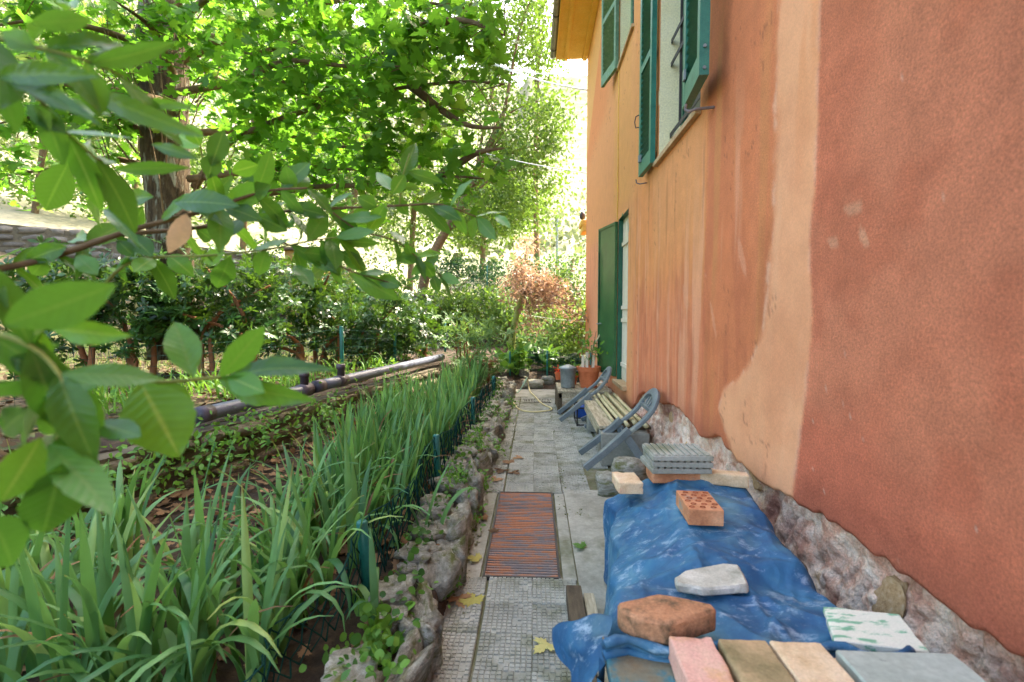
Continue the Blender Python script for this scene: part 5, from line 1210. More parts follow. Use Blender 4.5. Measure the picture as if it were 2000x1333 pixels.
for k, (s_, z, n, lb) in enumerate(((2.6, .36, 420, 'pellitory growing on the garden wall at the left edge of the irises'), (3.3, .38, 520, 'pellitory growing on the garden wall below the near pipe'), (4.3, .34, 380, 'pellitory growing on the garden wall below the pipe fitting'), (5.6, .36, 380, 'ferny weeds on the garden wall below the long pipe'), (2.0, .25, 300, 'weeds at the foot of the garden wall in the near left corner'))):
    patch(lb, (xwall(s_) + .22, s_, z), (.09, .34, .10), n, .042, T_small, L_ground, single=30, cat='weed')
IVY = leafmat('ivy_leaf', lin(36, 84, 34), lin(84, 130, 52), lin(120, 170, 50), 0.28, 0.45, 0.4)
for k in range(15):
    y = 1.3 + k * .42; where = ['below the near green post', 'beside the near corner of the grate', 'beside the grate', 'by the middle of the grate', 'by the far part of the grate', 'by the far corner of the grate', 'just beyond the grate', 'by the group of brown leaves', 'opposite the tarpaulin end', 'opposite the near chair', 'opposite the bench', 'opposite the bench end', 'opposite the far chair', 'opposite the low table', 'by the small drain'][k]
    patch('low creeping greenery over the border stones ' + where, (-.52 + .03 * math.sin(k * 2.2), y, .20), (.04, .09, .03), 46, .032, T_round if k % 3 else T_small, IVY, single=22, cat='weed')
# fallen leaves one can count on the path
lm = {c: leafmesh('fallen_leaf', T_maple, m) for c, m in (('g', L_ground), ('y', L_litter2), ('b', L_litter))}
for px, py, s, c, a, lb in ((1141, 1069, .075, 'g', 1.0, 'green leaf on the concrete right of the long grate'), (1072, 1256, .085, 'y', 2.4, 'yellow leaf on the near tiles by the tarpaulin corner'), (925, 1181, .10, 'y', .4, 'large yellow leaf on the tiles left of the grate corner'), (937, 1093, .08, 'y', 1.3, 'pale leaf on the kerb strip left of the grate'), (1020, 894, .10, 'b', 2.0, 'pinkish brown curled leaf lying alone on the middle tiles'), (998, 905, .11, 'b', .8, 'brown leaf by the border stones, furthest of a small group'), (984, 917, .12, 'b', 2.8, 'large brown leaf in the middle of a small group by the border'), (998, 922, .10, 'b', 4.0, 'brown leaf right of the small group by the border'), (960, 938, .10, 'b', 5.0, 'brown leaf nearest the grate in the small group by the border'), (893, 1165, .10, 'b', 3.6, 'brown leaf against the border stones behind the yellow leaf'), (952, 1012, .08, 'b', 1.5, 'reddish brown leaf beside the far left corner of the long grate'), (965, 1040, .06, 'b', .2, 'small brown leaf on the edge of the long grate')):
    p = at_z(px, py, .008)
    o = obj('fallen_leaf', lm[c], None, Matrix.Translation(p) @ Matrix.Rotation(a, 4, 'Z') @ Matrix.Rotation(.12, 4, 'X') @ Matrix.Diagonal((s, s, s * 1.2, 1))); tag(o, lb, 'leaf', 'leaves fallen on the path')
for k, (x, y, lb) in enumerate(((-3.05, 3.7, 'strappy green tuft on the terrace left of the near pipe end'), (-2.75, 4.3, 'strappy green tuft on the terrace behind the brown pipe fitting'), (-2.55, 5.0, 'strappy green tuft on the terrace behind the pipe branch'), (-3.3, 4.6, 'strappy green tuft under the hedge stems'), (-2.35, 5.7, 'strappy green tuft before the first tall fence post'), (-2.2, 6.7, 'strappy green tuft between the tall fence posts'), (-3.6, 3.9, 'strappy green tuft at the left end of the wire fence'), (-2.9, 5.4, 'strappy green tuft behind the wire fence'))):
    g0 = float(gz(x, y)); t = thing('grass_tuft', lb, 'grass tuft', (x, y, g0)); n = 40
    P = np.array((x, y, g0)) + rv(n, .12) * [1, 1, 0]; foliage(t, iris_t[3 + k % 3], rv(n, .5) * [1, 1, .2], rv(n, .2) + [0, 0, 1], rng.uniform(.18, .36, n), P, L_ground, single=14)
    P = np.array((x, y, g0 + .05)) + rv(90, .16) * [1, 1, .35]; P[:, 2] = np.maximum(P[:, 2], g0 + .02); foliage(t, T_small, rv(90) + [0, 0, .3], rv(90, .5) + [0, -.2, 1], rng.uniform(.03, .06, 90), P, L_ground, rest_name='low_leaves')
# terracotta shard at the border
tag(B().prism([(-.40, 1.60), (-.345, 1.62), (-.36, 1.69), (-.345, 1.74), (-.385, 1.75), (-.405, 1.68)], .0, .018).obj('terracotta_shard', M_terra, None, bevel=.003), 'broken terracotta shard beside the near border stones', 'shard')

# ------------------------------------------------------------------ trees
def limb(b, pts, r0, r1, n=8):
    pts = spline([Vector(p) for p in pts], 4); m_ = len(pts)
    b.tube(pts, [r0 + (r1 - r0) * i / (m_ - 1) for i in range(m_)], n)
    return pts
def crown_points(cs, n, sig):
    k = rng.integers(0, len(cs), n); cs = np.array([tuple(c) for c in cs]); return cs[k] + rng.normal(0, 1, (n, 3)) * sig
# the maple
mp = at_y(335, 520, 5.7)
tree = thing('maple_tree', 'large maple with a lichen spotted trunk spreading over the garden', 'tree', (mp.x, 5.7, .5))
b = B()
tp_ = [(345, 700, 5.7), (335, 520, 5.7), (327, 380, 5.7), (322, 250, 5.7), (318, 120, 5.7), (325, 0, 5.7), (335, -140, 5.75), (350, -330, 5.8)]
tr_ = spline([at_y(*q) for q in tp_], 5); m_ = len(tr_)
b.tube(tr_, [float(np.interp(i, [0, 4, 10, 16, 22, 28, m_], [.30, .25, .23, .235, .27, .21, .10])) for i in range(m_)], 18)
tk = b.obj('trunk', M_bark, tree, smooth=True)
# uneven bark
for v in tk.data.vertices:
    c = v.co; a = math.atan2(c.y - 5.7, c.x - mp.x); d = .03 * (float(fbm(a * 3 + 9, c.z * 1.3, 5, 4)) - .5) * 2; v.co.x += math.cos(a) * d; v.co.y += math.sin(a) * d
LB = [[(345, 70, 5.7), (430, 75, 5.3), (480, 108, 5.1), (540, 94, 4.9), (600, 78, 4.7), (700, 58, 4.5), (800, 60, 4.3)],
      [(470, 104, 5.1), (560, 165, 4.9), (640, 200, 4.7), (760, 245, 4.5)],
      [(380, 365, 5.75), (440, 285, 5.4), (500, 252, 5.2), (600, 216, 4.9), (750, 178, 4.6), (900, 160, 4.4), (985, 165, 4.3)],
      [(365, 262, 5.7), (500, 255, 5.3), (650, 285, 5.0), (780, 292, 4.7)],
      [(370, 350, 5.7), (520, 331, 5.3), (640, 330, 5.0), (735, 333, 4.7)],
      [(375, 405, 5.7), (560, 372, 5.2), (720, 360, 4.8), (860, 345, 4.5), (950, 350, 4.3)],
      [(300, 100, 5.7), (200, 60, 5.3), (80, 40, 5.0), (-60, 60, 4.8)],
      [(290, 270, 5.7), (220, 226, 5.4), (110, 222, 5.1), (-20, 245, 4.9)],
      [(300, 140, 5.7), (180, 80, 5.5), (100, 0, 5.3), (30, -120, 5.2)],
      [(335, 30, 5.7), (420, -60, 5.3), (560, -110, 4.9), (720, -90, 4.6)],
      [(330, -40, 5.7), (500, -200, 5.2), (700, -260, 4.8), (860, -200, 4.5)],
      [(300, -60, 5.7), (160, -200, 5.5), (0, -300, 5.3)],
      [(350, 180, 5.6), (460, 160, 5.0), (560, 120, 4.6), (680, 130, 4.3), (790, 130, 4.0)],
      [(330, 60, 5.5), (400, 0, 4.8), (480, -60, 4.3), (600, -40, 3.9)],
      [(300, 330, 5.8), (210, 310, 5.6), (100, 330, 5.5), (-40, 350, 5.4)],
      [(340, 100, 5.9), (420, 150, 6.6), (520, 200, 7.2), (640, 240, 7.6)],
      [(310, 60, 5.9), (220, 100, 6.6), (120, 140, 7.2), (0, 160, 7.6)],
      [(360, 120, 5.6), (560, 20, 5.0), (760, 0, 4.7), (930, 20, 4.6)],
      [(600, 216, 4.9), (700, 120, 4.6), (840, 95, 4.4), (940, 90, 4.3)],
      [(860, 345, 4.5), (930, 300, 4.4), (985, 290, 4.3)], [(800, 165, 4.5), (900, 240, 4.4), (980, 250, 4.3)], [(800, 60, 4.3), (900, 40, 4.2), (985, 70, 4.1)],
      [(330, 200, 5.6), (250, 180, 5.0), (150, 170, 4.6), (40, 150, 4.4)], [(340, 150, 5.5), (300, 60, 4.8), (220, 0, 4.4)]]
cs, ctips = [], []
b = B(); tw = B()
for i, l in enumerate(LB):
    w = [at_y(*q) for q in l]; pts = limb(b, w, .045 if i not in (1, 18) else .025, .006, 7)
    m_ = len(pts)
    for j in range(max(1, int(m_ * .28)), m_):
        cs.append(pts[j])
        if random.random() < .8:
            d = Vector((random.gauss(0, 1), random.gauss(-.1, 1), random.gauss(0, .45))).normalized(); L = random.uniform(.25, .6)
            e = pts[j] + d * L * .6 + Vector((0, 0, .05)); g_ = pts[j] + d * L
            tw.tube([pts[j], e, g_], [.006, .004, .002], 4); cs += [e, g_, g_]
b.obj('branches', M_twig, tree, smooth=True); tw.obj('twigs', M_twig, tree)['kind'] = 'stuff'
n = 5600; P = crown_points(cs, n, (.17, .17, .11))
P = P[P[:, 2] > 1.9]; n = len(P)
px, py, dz = infront(P); lim = 955 + 45 * np.sin(py / 47) + 30 * np.sin(py / 17 + 1) + rng.normal(0, 28, n) - 0.00045 * np.maximum(py - 200, 0) ** 2; ok = ~((px > lim) & (py > -200)) & (rng.random(n) > .28 * sstep(650, 950, px)); P = P[ok]; n = len(P)
d = rv(n) * [1, 1, .5] + [.1, -.35, -.35]; nn = rv(n, .55) + [.1, -.1, .85]
foliage(tree, T_maple, d, nn, rng.uniform(.08, .165, n), P, L_maple, single=300, rest_name='crown')
# suckers round the crotch
sk = B()
for k in range(40):
    z0 = random.uniform(2.2, 4.6); a = random.uniform(-2.6, .8); p = Vector((mp.x + .3 * math.cos(a), 5.7 + .3 * math.sin(a), z0)); sk.tube([p, p + Vector((.25 * math.cos(a), .2 * math.sin(a), .35)), p + Vector((.35 * math.cos(a) + random.gauss(0, .1), .3 * math.sin(a), .9))], [.010, .007, .003], 4)
sk.obj('suckers', M_twig, tree)['kind'] = 'stuff'

def plain_tree(name, label, base, trunk, tr0, cs, sig, n, size, mat, tpl=T_quad, bark=M_twig, group=None, nb=9, droop=0.0):
    t = thing(name, label, 'tree', base, group); b = B()
    pts = limb(b, trunk, tr0, tr0 * .45, 9); b.obj('trunk', bark, t, smooth=True)
    b = B()
    for c in random.sample(list(cs), min(nb, len(cs))):
        s = pts[random.randrange(len(pts) // 2, len(pts))]; c = Vector(c); limb(b, [s, s.lerp(c, .5) + Vector((0, 0, .15 * (c - s).length)), c], tr0 * .3, .012, 5)
    b.obj('branches', bark, t, smooth=True)
    P = crown_points(cs, n, sig); foliage(t, tpl, rv(n) + [0, 0, -droop], rv(n, .7) + [0, 0, .8], rng.uniform(size * .6, size * 1.3, n), P, mat, rest_name='crown')
    return t
def blob(c, r, k, shell=.55):
    out = []
    while len(out) < k:
        p = rng.uniform(-1, 1, 3); q = np.linalg.norm(p)
        if shell < q < 1 or (q < 1 and rng.random() < .25): out.append(tuple(np.array(c) + p * r))
    return out
def px3(px, py, y): return tuple(at_y(px, py, y))
# leaning tree behind the garden with the tall bright crown
Yt = 15.5
tr = [px3(826, 640, Yt), px3(826, 560, Yt), px3(850, 490, Yt), px3(895, 410, Yt), px3(940, 320, Yt), px3(985, 220, Yt)]
cs = blob(px3(1005, 170, Yt), (1.7, 1.6, 2.6), 40) + blob(px3(1035, 320, Yt), (1.25, 1.3, 2.0), 34) + blob(px3(960, 420, Yt), (1.7, 1.2, .9), 20) + blob(px3(985, 60, Yt), (1.5, 1.3, 1.6), 22)
plain_tree('leaning_tree', 'tall feathery tree with a leaning trunk beyond the garden wall', tr[0], tr, .19, cs, (.34, .34, .30), 15000, .13, L_green, droop=.3)
Yt = 19
cs = blob(px3(1062, 30, Yt), (1.1, 1.2, 1.9), 26) + blob(px3(1040, -110, Yt), (1.6, 1.5, 1.6), 20)
plain_tree('poplar_tree', 'slender tree rising beside the yellow eave', px3(1050, 560, Yt), [px3(1050, 560, Yt), px3(1046, 350, Yt), px3(1050, 150, Yt), px3(1055, -60, Yt)], .12, cs, (.4, .4, .35), 4500, .16, L_green)
TG = 'sunlit trees behind the maple'
specs = [(60, 560, 20, [(40, 260, 3.0, 3.2), (160, 120, 3.0, 3.0), (10, 60, 3, 3)], 'pale sunlit tree at the left edge behind the maple'),
         (250, 560, 24, [(230, 320, 3.4, 2.6), (330, 160, 3.4, 3.0), (200, 40, 3.4, 2.6)], 'pale sunlit tree directly behind the maple trunk'),
         (470, 560, 22, [(470, 360, 2.6, 1.8), (560, 60, 3.4, 1.8), (620, 330, 2.6, 2.2)], 'pale sunlit tree right of the maple trunk'),
         (680, 560, 19, [(700, 330, 2.0, 2.2), (760, 180, 2.6, 2.6), (690, 20, 2.6, 2.4)], 'yellow green sunlit tree behind the maple branches'),
         (800, 560, 24, [(860, 330, 2.8, 2.6), (880, 140, 3.2, 3.2), (800, 420, 2.6, 1.6)], 'broad sunlit tree behind the leaning one'),
         (940, 540, 28, [(960, 430, 2.4, 1.4), (1000, 380, 2.0, 1.4)], 'small pale tree on the slope beyond the leaning trunk')]
for px_, py_, Y_, bl, lb in specs:
    cs = []
    for (bx, by, rx, rz) in bl: cs += blob(px3(bx, by, Y_ + random.uniform(-1, 1)), (rx * 1.15, 2.0, rz * 1.1), 22)
    plain_tree('garden_tree', lb, px3(px_, py_, Y_), [px3(px_, py_ + 20, Y_), px3(px_ + 8, 420, Y_), px3(px_ + 25, 260, Y_), px3(px_ + 10, 100, Y_)], .16, cs, (.6, .6, .5), 9000, .21, L_pale if random.random() < .6 else L_green, group=TG)
# low sunlit bushes behind the hedge
SG = 'sunlit bushes on the slope'
for k, (px_, py_, Y_, rx, rz, mt, lb) in enumerate(((700, 560, 12.5, 1.3, 1.0, L_pale, 'blossoming pale bush beyond the hedge right of the shed'), (610, 560, 12, 1.0, .7, L_pale, 'pale bush in front of the shed'), (780, 600, 11.5, 1.1, .8, L_green, 'bright bush behind the end of the hedge'), (905, 550, 15.6, 1.1, .75, L_olive, 'dark green bush left on top of the retaining wall'), (965, 555, 15.2, 1.0, .75, L_olive, 'dark green bush in the middle on top of the retaining wall'), (1075, 545, 15, 1.2, .6, L_olive, 'dark green bush behind the red maple on the retaining wall'), (1125, 560, 14, .9, .9, L_green, 'leafy bush by the corner of the house'), (1080, 640, 11.2, .9, .7, L_sage, 'grey green bush below the red maple'), (1128, 650, 10.4, .5, .7, L_green, 'bush against the house corner below the red maple'), (925, 612, 12.2, .7, .5, L_green, 'bright bush against the retaining wall behind the flower cones'), (975, 606, 12.6, .6, .45, L_sage, 'grey green bush against the retaining wall beside the red maple trunk'), (870, 610, 12.0, .7, .5, L_green, 'leafy bush below the leaning trunk'), (120, 560, 11, 1.6, .8, L_green, 'low bush at the foot of the sunlit terrace'), (350, 540, 12.6, 1.8, .8, L_pale, 'pale bush behind the maple trunk'), (1010, 620, 12.4, .6, .5, L_green, 'small bush against the retaining wall left of the red maple trunk'))):
    c = px3(px_, py_, Y_); g0 = float(gz(c[0], c[1])); t = thing('bush', lb, 'bush', (c[0], c[1], g0), SG)
    b = B()
    for q in range(5): b.tube([(c[0], c[1], g0 - .05), (c[0] + random.gauss(0, rx * .25), c[1] + random.gauss(0, .2), (g0 + c[2]) / 2), (c[0] + random.gauss(0, rx * .5), c[1] + random.gauss(0, .3), c[2] + rz * .3)], [.03, .02, .008], 5)
    b.obj('stems', M_twig, t)
    P = crown_points(blob(c, (rx, .8, rz), 16, .3), 1700, (.2, .2, .17)); P = P[P[:, 2] > g0]; n = len(P)
    foliage(t, T_quad, rv(n), rv(n, .7) + [0, -.2, .8], rng.uniform(.06, .13, n), P, mt)
# red leaved small maple
Yt = 9.6
t = thing('red_maple', 'small maple with orange red leaves and a slim pale trunk', 'tree', px3(1000, 700, Yt))
b = B(); tp_ = limb(b, [px3(998, 705, Yt), px3(1002, 650, Yt), px3(1012, 605, Yt), px3(1022, 575, Yt)], .075, .045, 9); b.obj('trunk', M_gtwig, t, smooth=True)
b = B(); cs = []
for e in ((1000, 545), (1030, 470), (1060, 540), (1100, 560), (1125, 620), (1045, 600), (1080, 590), (1040, 640), (1020, 520), (1110, 590), (1060, 570), (1000, 580)):
    q = Vector(px3(e[0], e[1], Yt + random.gauss(0, .35))); pp = limb(b, [tp_[-1], tp_[-1].lerp(q, .5) + Vector((0, 0, .12)), q], .022, .005, 5); cs += [tuple(x) for x in pp[len(pp) // 2:]]
b.obj('branches', M_twig, t, smooth=True)
n = 3600; P = crown_points(cs, n, (.15, .2, .09)); foliage(t, T_lance, rv(n) * [1, 1, .5] + [0, 0, -.5], rv(n, .6) + [0, 0, .8], rng.uniform(.06, .11, n), P, L_red, rest_name='crown')

# ------------------------------------------------------------------ hedge shrubs behind the wire fence
HG = 'glossy hedge shrubs behind the wire fence'
hs = [(100, 600, 4.9, .75, .55, 'hedge shrub furthest left, behind the near laurel leaves'), (260, 590, 5.2, .6, .5, 'hedge shrub with two bare red brown stems below the maple'), (420, 590, 5.6, .65, .55, 'hedge shrub just right of the maple trunk'), (540, 590, 6.3, .65, .62, 'dense hedge shrub behind the pipe branch'), (640, 600, 6.9, .62, .6, 'hedge shrub behind the first fence post'), (720, 615, 7.4, .58, .58, 'hedge shrub between the two tall fence posts'), (800, 640, 8.2, .6, .55, 'hedge shrub at the right end of the hedge')]
for px_, py_, Y_, rx, rz, lb in hs:
    c = px3(px_, py_, Y_); g0 = float(gz(c[0], c[1])); t = thing('hedge_shrub', lb, 'shrub', (c[0], c[1], g0), HG)
    cs = blob((c[0], c[1], c[2] - .04), (rx * 1.1, .5, rz * 1.1), 40, .3)
    for q in range(4):
        b = B(); a = random.choice(cs); x0 = c[0] + random.uniform(-rx * .6, rx * .6)
        limb(b, [(x0, c[1] + random.uniform(-.2, .2), g0 - .05), (x0 + random.gauss(0, .08), c[1], (g0 * .4 + a[2] * .6)), a], .038, .012, 7); b.obj('stem', M_rtwig, t, smooth=True)
    n = 560; P = crown_points(cs, n, (.13, .13, .14)); P = P[P[:, 2] > g0 + .08]; n = len(P)
    foliage(t, T_ros, rv(n), rv(n, .5) + [0, -.35, .8], rng.uniform(.07, .115, n), P, L_hedge, single=40, single_name='leaf_rosette')
# echium with flower spikes at the end of the bed
for k, (px_, py_, Y_, n, lb) in enumerate(((950, 690, 6.9, 90, 'bushy grey green plant with upright flower cones at the end of the bed'), (905, 650, 7.8, 60, 'taller grey green plant with flower cones behind the pipe end'))):
    c = Vector(px3(px_, py_, Y_)); g0 = float(gz(c.x, c.y)); t = thing('echium_plant', lb, 'plant', (c.x, c.y, g0))
    cs = blob(tuple(c), (.34, .3, .36), 24, .4)
    for q in range(5):
        b = B(); limb(b, [(c.x + random.gauss(0, .04), c.y, g0 - .03), c + Vector((random.gauss(0, .1), 0, -.15)), cs[q]], .018, .008, 5); b.obj('stem', M_rtwig, t)
    P = crown_points(cs, n, (.07, .08, .07)); P = P[P[:, 2] > g0 + .05]; n = len(P)
    foliage(t, rosette(11, .20, .5), rv(n), rv(n, .45) + [0, -.2, .9], rng.uniform(.10, .17, n), P, L_sage, single=50, single_name='leaf_rosette')
    for e in (((890, 600), (945, 590), (1000, 655), (925, 625)) if k == 0 else ((865, 640), (880, 655))):
        q = Vector(px3(e[0], e[1], Y_ + .1)); n2 = 90
        hh = rng.random(n2); P = np.array(q) + np.stack([rng.normal(0, 1, n2) * .022 * (1.1 - hh), rng.normal(0, 1, n2) * .022 * (1.1 - hh), (hh - .6) * .34], 1)
        foliage(t, T_small, rv(n2) + [0, 0, .6], rv(n2), np.full(n2, .03), P, L_hedge, rest_name='flower_cone')
# broad leaved plants behind the little fence at the path end
for k, (px_, py_, Y_, lb) in enumerate(((1015, 705, 9.2, 'broad leaved plant left behind the small wire fence'), (1045, 700, 9.5, 'broad leaved plant in the middle behind the small wire fence'), (1080, 705, 9.3, 'broad leaved plant right behind the small wire fence'), (1110, 690, 9.0, 'fan of long leaves by the house corner'), (1000, 720, 8.9, 'low leafy plant by the border end'))):
    c = Vector(px3(px_, py_, Y_)); g0 = float(gz(c.x, c.y)); t = thing('leafy_plant', lb, 'plant', (c.x, c.y, g0)); n = 46
    P = np.array((c.x, c.y, g0 + .05)) + rv(n, .10) * [1, 1, .5]; P[:, 2] = np.maximum(P[:, 2], g0 + .02) + rng.uniform(0, .25, n)
    foliage(t, lance(.34, 5, .15, .45), rv(n) * [1, 1, .5] + [0, 0, .8], rv(n, .4) + [0, -.5, .8], rng.uniform(.18, .38, n), P, L_olive if k % 2 else L_ground, single=46)
# ------------------------------------------------------------------ laurel branches hanging in front of the camera
T_l1 = [lance(W, 16, f, cu, .010, pk, 5) for W, f, cu, pk in ((.42, .10, .14, .5), (.36, .14, .22, .45), (.50, .08, .08, .52))]
LM = [[leafmesh('leaf', q, m) for q in T_l1] for m in (L_laurel, L_laurely, L_dead)]
def lleaf(t, b0, b1, w, D, kind=0, dd=0.0, tilt=0.0):
    """leaf from photo point b0 to b1, w wide, standing D metres away; the mesh keeps its own real size there"""
    p, q = at_y(b0[0], b0[1], D), at_y(b1[0], b1[1], D + dd); d = q - p; L = d.length
    view = (Vector((0, 0, CAMH)) - p).normalized(); nrm = (view * 1.0 + Vector((random.gauss(0, .3), 0, .30 + tilt + random.gauss(0, .3)))).normalized()
    R = frames(np.array([tuple(d)]), np.array([tuple(nrm)]))[0]; k = random.randrange(3)
    wid = w / FPX * D; base = (.42, .36, .50)[k]
    S = np.diag([wid / base * 1.12, L, L * random.uniform(.3, 2.6)])
    M = Matrix.Translation(p) @ Matrix((R @ S).tolist()).to_4x4()
    return obj('leaf', LM[kind][k], t, M)
def twig(t, pts, r0, r1, mat):
    w = [at_y(*q) for q in pts]; b = B(); out = limb(b, w, r0, r1, 7); b.obj('twig', mat, t, smooth=True); return out
def sprout(t, pts, Lc, every, w=.42):
    for i in range(2, len(pts), every):
        p = pts[i]; d0 = (pts[min(i + 1, len(pts) - 1)] - pts[i - 1]).normalized()
        for sgn in random.sample((-1, 1), random.choice((1, 2))):
            d = (d0 * .7 + Vector((random.gauss(0, .3), random.gauss(0, .5), sgn * random.uniform(.3, 1)))).normalized()
            L = Lc * random.uniform(.7, 1.15); view = (Vector((0, 0, CAMH)) - p).normalized()
            nrm = view * .6 + Vector((random.gauss(0, .4), random.gauss(0, .3), .7))
            R = frames(np.array([tuple(d)]), np.array([tuple(nrm)]))[0]; k = random.randrange(3)
            obj('leaf', LM[1 if random.random() < .18 else 0][k], t, Matrix.Translation(p) @ Matrix((R @ np.diag([L * random.uniform(.8, 1.1), L, L * random.uniform(.3, 2.6)])).tolist()).to_4x4())
t = thing('laurel_branch', 'near laurel twig with large leaves low at the left', 'laurel branch', at_y(-60, 760, .56))
twig(t, [(-90, 770, .50), (60, 752, .52), (190, 748, .54), (330, 746, .57), (430, 737, .60), (462, 735, .61)], .004, .0018, M_gtwig)
sprout(t, twig(t, [(-80, 640, .44), (20, 660, .45), (90, 700, .46), (130, 770, .46), (110, 860, .46)], .003, .0015, M_gtwig), 0.085, 4)
for a in (((275, 748), (345, 880), 112, .54, 1), ((430, 737), (515, 640), 46, .60, 0), ((455, 737), (594, 681), 42, .61, 0), ((430, 740), (568, 800), 52, .60, 0), ((445, 736), (508, 762), 44, .60, 1), ((378, 738), (338, 620), 58, .58, 0), ((300, 750), (368, 806), 56, .57, 1), ((210, 748), (40, 768), 44, .50, 0), ((330, 745), (150, 716), 22, .60, 0),
          ((228, 556), (2, 640), 80, .44, 0), ((100, 640), (216, 660), 46, .46, 1), ((95, 635), (-10, 690), 55, .46, 0), ((82, 648), (60, 738), 48, .46, 1), ((152, 765), (84, 882), 66, .47, 0), ((176, 762), (160, 900), 52, .48, 0), ((92, 775), (18, 880), 60, .46, 0), ((80, 855), (5, 984), 70, .44, 1), ((96, 868), (218, 992), 66, .46, 0), ((120, 905), (80, 1072), 92, .43, 0), ((-20, 1010), (44, 1116), 84, .42, 0), ((185, 825), (272, 850), 46, .50, 0), ((20, 700), (140, 735), 50, .45, 0), ((60, 800), (-20, 850), 60, .44, 0), ((10, 560), (-60, 620), 60, .44, 0), ((40, 740), (-30, 790), 54, .45, 0)):
    lleaf(t, *a, dd=random.uniform(-.05, .05))
t = thing('laurel_branch', 'long laurel branch crossing the middle left of the view', 'laurel branch', at_y(-60, 540, .8))
sprout(t, twig(t, [(-80, 535, .75), (0, 525, .78), (110, 500, .82), (250, 452, .86), (370, 420, .88), (430, 405, .90), (470, 388, .92), (530, 372, .94), (600, 368, .95)], .0065, .002, M_twig), 0.085, 3)
sprout(t, twig(t, [(120, 497, .83), (220, 462, .88), (360, 448, .92), (470, 432, .95), (540, 415, .98), (640, 408, 1.0), (780, 402, 1.05), (860, 400, 1.08), (930, 424, 1.1)], .005, .0016, M_twig), 0.085, 3)
sprout(t, twig(t, [(200, 560, .85), (265, 508, .88), (400, 500, .92), (520, 488, .95), (610, 470, .98), (660, 464, 1.0)], .003, .0015, M_gtwig), 0.08, 3)
sprout(t, twig(t, [(540, 470, .98), (620, 500, 1.0), (700, 535, 1.02), (800, 562, 1.05)], .0025, .0012, M_twig), 0.08, 3)
sprout(t, twig(t, [(640, 408, 1.0), (700, 450, 1.02), (770, 470, 1.05), (826, 512, 1.08), (870, 545, 1.1)], .0022, .001, M_twig), 0.075, 3)
twig(t, [(780, 402, 1.05), (785, 350, 1.06), (800, 300, 1.06)], .002, .001, M_gtwig)
twig(t, [(420, 408, .9), (400, 330, .88), (390, 280, .87)], .002, .001, M_gtwig)
for a in (((130, 482), (38, 506), 32, .82, 0), ((136, 314), (80, 420), 56, .72, 0), ((190, 382), (168, 452), 34, .8, 0), ((205, 410), (255, 440), 26, .82, 0), ((342, 396), (440, 386), 44, .86, 0), ((300, 385), (215, 385), 30, .84, 0), ((430, 402), (528, 362), 40, .92, 0), ((440, 406), (505, 420), 36, .92, 0), ((390, 288), (342, 262), 30, .86, 1), ((392, 284), (366, 244), 28, .86, 1), ((412, 326), (438, 252), 36, .87, 0), ((505, 322), (452, 338), 30, .9, 1), ((418, 300), (408, 345), 34, .88, 0),
          ((600, 470), (640, 415), 38, .96, 0), ((555, 402), (642, 416), 32, .96, 0), ((575, 445), (545, 415), 30, .96, 0), ((580, 378), (592, 314), 36, .96, 0), ((572, 376), (555, 326), 30, .96, 0), ((655, 464), (728, 449), 24, 1.0, 0), ((652, 470), (742, 476), 20, 1.0, 0), ((645, 468), (662, 516), 34, 1.0, 0), ((662, 490), (716, 528), 28, 1.0, 0), ((640, 500), (596, 492), 26, 1.0, 0), ((610, 500), (640, 520), 26, 1.0, 0), ((575, 520), (610, 545), 30, .98, 0),
          ((786, 346), (816, 268), 28, 1.06, 0), ((790, 342), (768, 376), 26, 1.06, 1), ((795, 336), (866, 354), 22, 1.06, 0), ((765, 372), (735, 328), 24, 1.06, 0), ((785, 366), (830, 362), 14, 1.06, 0), ((800, 402), (845, 412), 26, 1.06, 0), ((845, 403), (900, 425), 26, 1.08, 0), ((770, 385), (800, 420), 26, 1.05, 0), ((720, 408), (690, 440), 30, 1.03, 0), ((735, 404), (700, 385), 26, 1.03, 0),
          ((930, 425), (912, 466), 24, 1.1, 0), ((932, 425), (965, 466), 25, 1.1, 0), ((948, 418), (936, 393), 20, 1.1, 0), ((965, 421), (994, 437), 16, 1.1, 0), ((788, 478), (764, 440), 26, 1.05, 0), ((825, 512), (786, 488), 24, 1.08, 0), ((822, 508), (772, 506), 18, 1.08, 0), ((830, 514), (806, 536), 18, 1.08, 0), ((828, 510), (845, 545), 24, 1.08, 0), ((832, 508), (858, 500), 22, 1.08, 0), ((845, 540), (858, 570), 20, 1.09, 0), ((858, 538), (898, 552), 20, 1.1, 0), ((805, 500), (796, 482), 20, 1.08, 0),
          ((682, 534), (778, 584), 36, 1.02, 0), ((735, 545), (780, 556), 24, 1.04, 0), ((640, 520), (600, 540), 26, 1.0, 0), ((450, 500), (424, 570), 40, .92, 0), ((440, 495), (390, 510), 30, .92, 1), ((330, 500), (372, 530), 34, .9, 1), ((300, 505), (262, 525), 34, .89, 1), ((520, 490), (500, 540), 30, .95, 0), ((260, 500), (205, 520), 30, .86, 0), ((170, 470), (120, 450), 32, .84, 0), ((150, 500), (185, 530), 34, .83, 0), ((90, 505), (60, 540), 34, .8, 0), ((230, 470), (260, 500), 26, .86, 0), ((500, 420), (560, 450), 34, .95, 0), ((470, 430), (440, 460), 32, .94, 0), ((380, 445), (420, 470), 30, .92, 0)):
    lleaf(t, *a, dd=random.uniform(-.06, .06))
dl = lleaf(t, (364, 418), (336, 502), 34, .84, 2); dl['label'] = 'withered beige leaf'
t = thing('laurel_branch', 'blurred laurel sprays high at the left edge', 'laurel branch', at_y(-60, 150, .55))
sprout(t, twig(t, [(-80, 100, .50), (60, 180, .52), (130, 260, .56), (200, 320, .6)], .003, .0012, M_gtwig), 0.085, 3)
